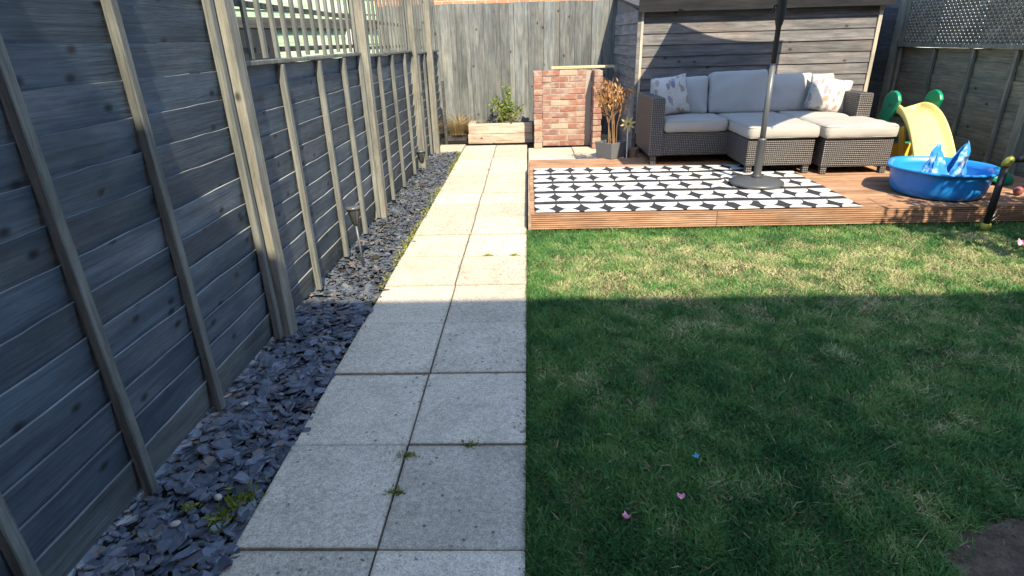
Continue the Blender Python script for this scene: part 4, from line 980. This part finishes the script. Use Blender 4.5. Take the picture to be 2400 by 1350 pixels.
MB().lathe([(.030, 0), (.032, .03), (.026, .05)], 14).build('foot', 'yellowgreen', gl, (.985, 0, 0), smooth=True)
nm = MB()
for k in range(4): nm.tube([(.012+.02*k, .012, .25-.05*k), (.02+.02*k, .03, .14-.02*k), (.012, .02, .035)], .002, 5)
nm.tube([(.0, .02, .20), (.03, .03, .10), (.0, .025, .04)], .0025, 5)
nm.build('net_cord', 'net', gl)

# ------------------------------------------------------------------ scraps on the lawn
def scrap(name, mat, loc, s, label, cat):
    m = MB(); vs = []; fs = []; n = 6
    for i in range(n+1):
        for j in range(n+1): u, v = i/n-.5, j/n-.5; vs.append((u*s*(1+.3*nz(v*3, loc[0])), v*s*.8, s*.7*abs(nz(u*4, v*4, loc[1]*9))+s*1.2*(u*u-.1*v)+.01*abs(u*v)))
    for i in range(n):
        for j in range(n): fs.append((i*(n+1)+j, (i+1)*(n+1)+j, (i+1)*(n+1)+j+1, i*(n+1)+j+1))
    o = m.add(vs, fs).build(name, mat, None, loc, random.uniform(0, 3)); md = o.modifiers.new('t', 'SOLIDIFY'); md.thickness = .0012
    return tag(o, label, cat)
scrap('flower_petal', 'pink', (0.457, 1.321, .014), .020, 'small pink petal on the lawn, farther from the path', 'petal')
scrap('flower_petal', 'pink', (0.285, 1.244, .014), .021, 'small pink petal on the lawn nearest the path', 'petal')
scrap('plastic_scrap', 'cyanbit', (0.547, 1.496, .014), .019, 'tiny blue scrap lying on the shaded lawn', 'scrap')
scrap('plastic_scrap', 'pink', (3.07, 3.43, .02), .06, 'pink scrap at the right edge of the sunlit lawn', 'scrap')
for (x, y, l) in ((-1.02, 1.225, 'pale pebble on the slate beside the green weeds'), (-1.09, 1.82, 'pale pebble on the slate below the second batten'), (-0.945, 1.33, 'whitish pebble near the path edge among the slate')):
    tag(MB().lathe([(0, -.006), (.012, -.002), (.013, .004), (.006, .009), (0, .010)], 9, rf=lambda t, r, z: (r*1.3, r*.9)).build('pebble', 'pebble', None, (x, y, 0.008), random.random()*3, smooth=True), l, 'pebble', 'pale pebbles in the slate bed')

# ------------------------------------------------------------------ shrub outside the frame that dapples the deck edge
bs = thing('leafy_bush', 'dark leafy bush beside the lawn, just outside the right edge', 'bush', (3.55, 2.62, 0))
st = MB(); it = []
for k in range(16):
    tip = Vector((random.uniform(-.62, .35), random.uniform(-.38, .36), random.uniform(1.05, 1.85))); mid = Vector((tip.x*.35, tip.y*.35, tip.z*.6)); st.tube([(0, 0, -.03), tuple(mid), tuple(tip)], [.014, .009, .003], 6)
    for i in range(95): p = mid.lerp(tip, random.uniform(.35, 1.05))+Vector((random.gauss(0, .07), random.gauss(0, .07), random.gauss(0, .06))); it.append((p, rdir(-.6), random.uniform(.05, .10), random.uniform(.014, .026), random.random()))
st.build('stems', 'stem', bs); tri_cloud('leaves', it, 'darkleaf', bs)

# ------------------------------------------------------------------ neighbours
ms = thing('mint_shed', 'mint green boarded shed seen through the left trellis', 'shed', (-2.12, 4.03, 0), rad(66))
L = 1.86
zz = 0.05; k = 0
while zz < 2.2:
    o = lap_board(L, .135, .012, .008, .001, True).build('cladding_board', 'mint', ms, (0, 0, zz)); fixnormals(o.data); zz += .122
MB().box(0.02, L-.02, .012, 1.3, 0, 2.15).build('wall_core', 'darkrail', ms)
bar(0, L, -.045, -.023, 1.395, 1.465).build('rail', 'darkrail', ms)
bar(L-.45, L-.40, -.045, -.023, 0.1, 1.39).build('trim', 'white', ms)
w_ = MB().box(.12, .62, -.040, -.0235, 1.05, 1.385).build('window', 'glass', ms); bar(.10, .64, -.048, -.0235, 1.02, 1.048).build('window_sill', 'white', w_)
MB().prism([(-.2, 2.18), (1.4, 2.4), (1.4, 2.43), (-.2, 2.21)], -.1, L+.1, 'yz').build('roof', 'felt', ms)
tag(bar(0, .5, 0, .03, 0.0, 2.1).build('pink_panel', 'pinkpanel', None, (-2.75, 3.95, 0), rad(25)), 'pale pink panel glimpsed beside the tall grey post', 'panel')
def house(name, label, x0, x1, y0, y1, h, ridge, mat, rooff, front=-1, low=True):
    t = thing(name, label, 'house', (x0, y0, 0)); W, D = x1-x0, y1-y0
    MB().box(0, W, 0, D, 0, h).build('wall', mat, t)
    g = MB(); ym = D/2
    g.prism([(-.28, h-.06), (ym, h+ridge), (D+.28, h-.06), (D+.28, h+.06), (ym, h+ridge+.14), (-.28, h+.06)], -.25, W+.25, 'yz'); g.build('roof', rooff, t)
    yw = -0.02 if front < 0 else D+0.02
    for wx in [W*(i+.5)/4 for i in range(4)]:
        for wz in (((1.0, 2.1),) if low else ()) + (((3.4, 4.5),) if h > 4.6 else ()):
            w = MB().box(wx-.5, wx+.5, min(yw, yw-.03*front*0)-.015, yw+.015, wz[0], wz[1]).build('window', 'glass', t)
            for a, b, c, d in ((-.56, .56, wz[0]-.06, wz[0]), (-.56, .56, wz[1], wz[1]+.06), (-.56, -.5, wz[0], wz[1]), (.5, .56, wz[0], wz[1])): MB().box(wx+a, wx+b, yw-.03, yw+.03, c, d).build('frame', 'white', w)
    return t
EAVE_Y = -1.15; EAVE_Z = 1.06*(2.785-EAVE_Y)
house('brick_house', 'brick house behind the camera whose shadow covers the near lawn', -6, 7.5, -7.2, EAVE_Y-.28, EAVE_Z-.06, 1.9, 'housebrick', 'felt', 1)
house('neighbour_house', 'orange brick house just showing above the back fence', -7, 2.2, 13.0, 19, 5.2, 2.2, 'housebrick', 'felt', -1, False)
house('rendered_house', 'pale rendered house glimpsed through the right hand lattice', 5.2, 12, 10.2, 16, 4.8, 2.0, 'stone', 'felt')
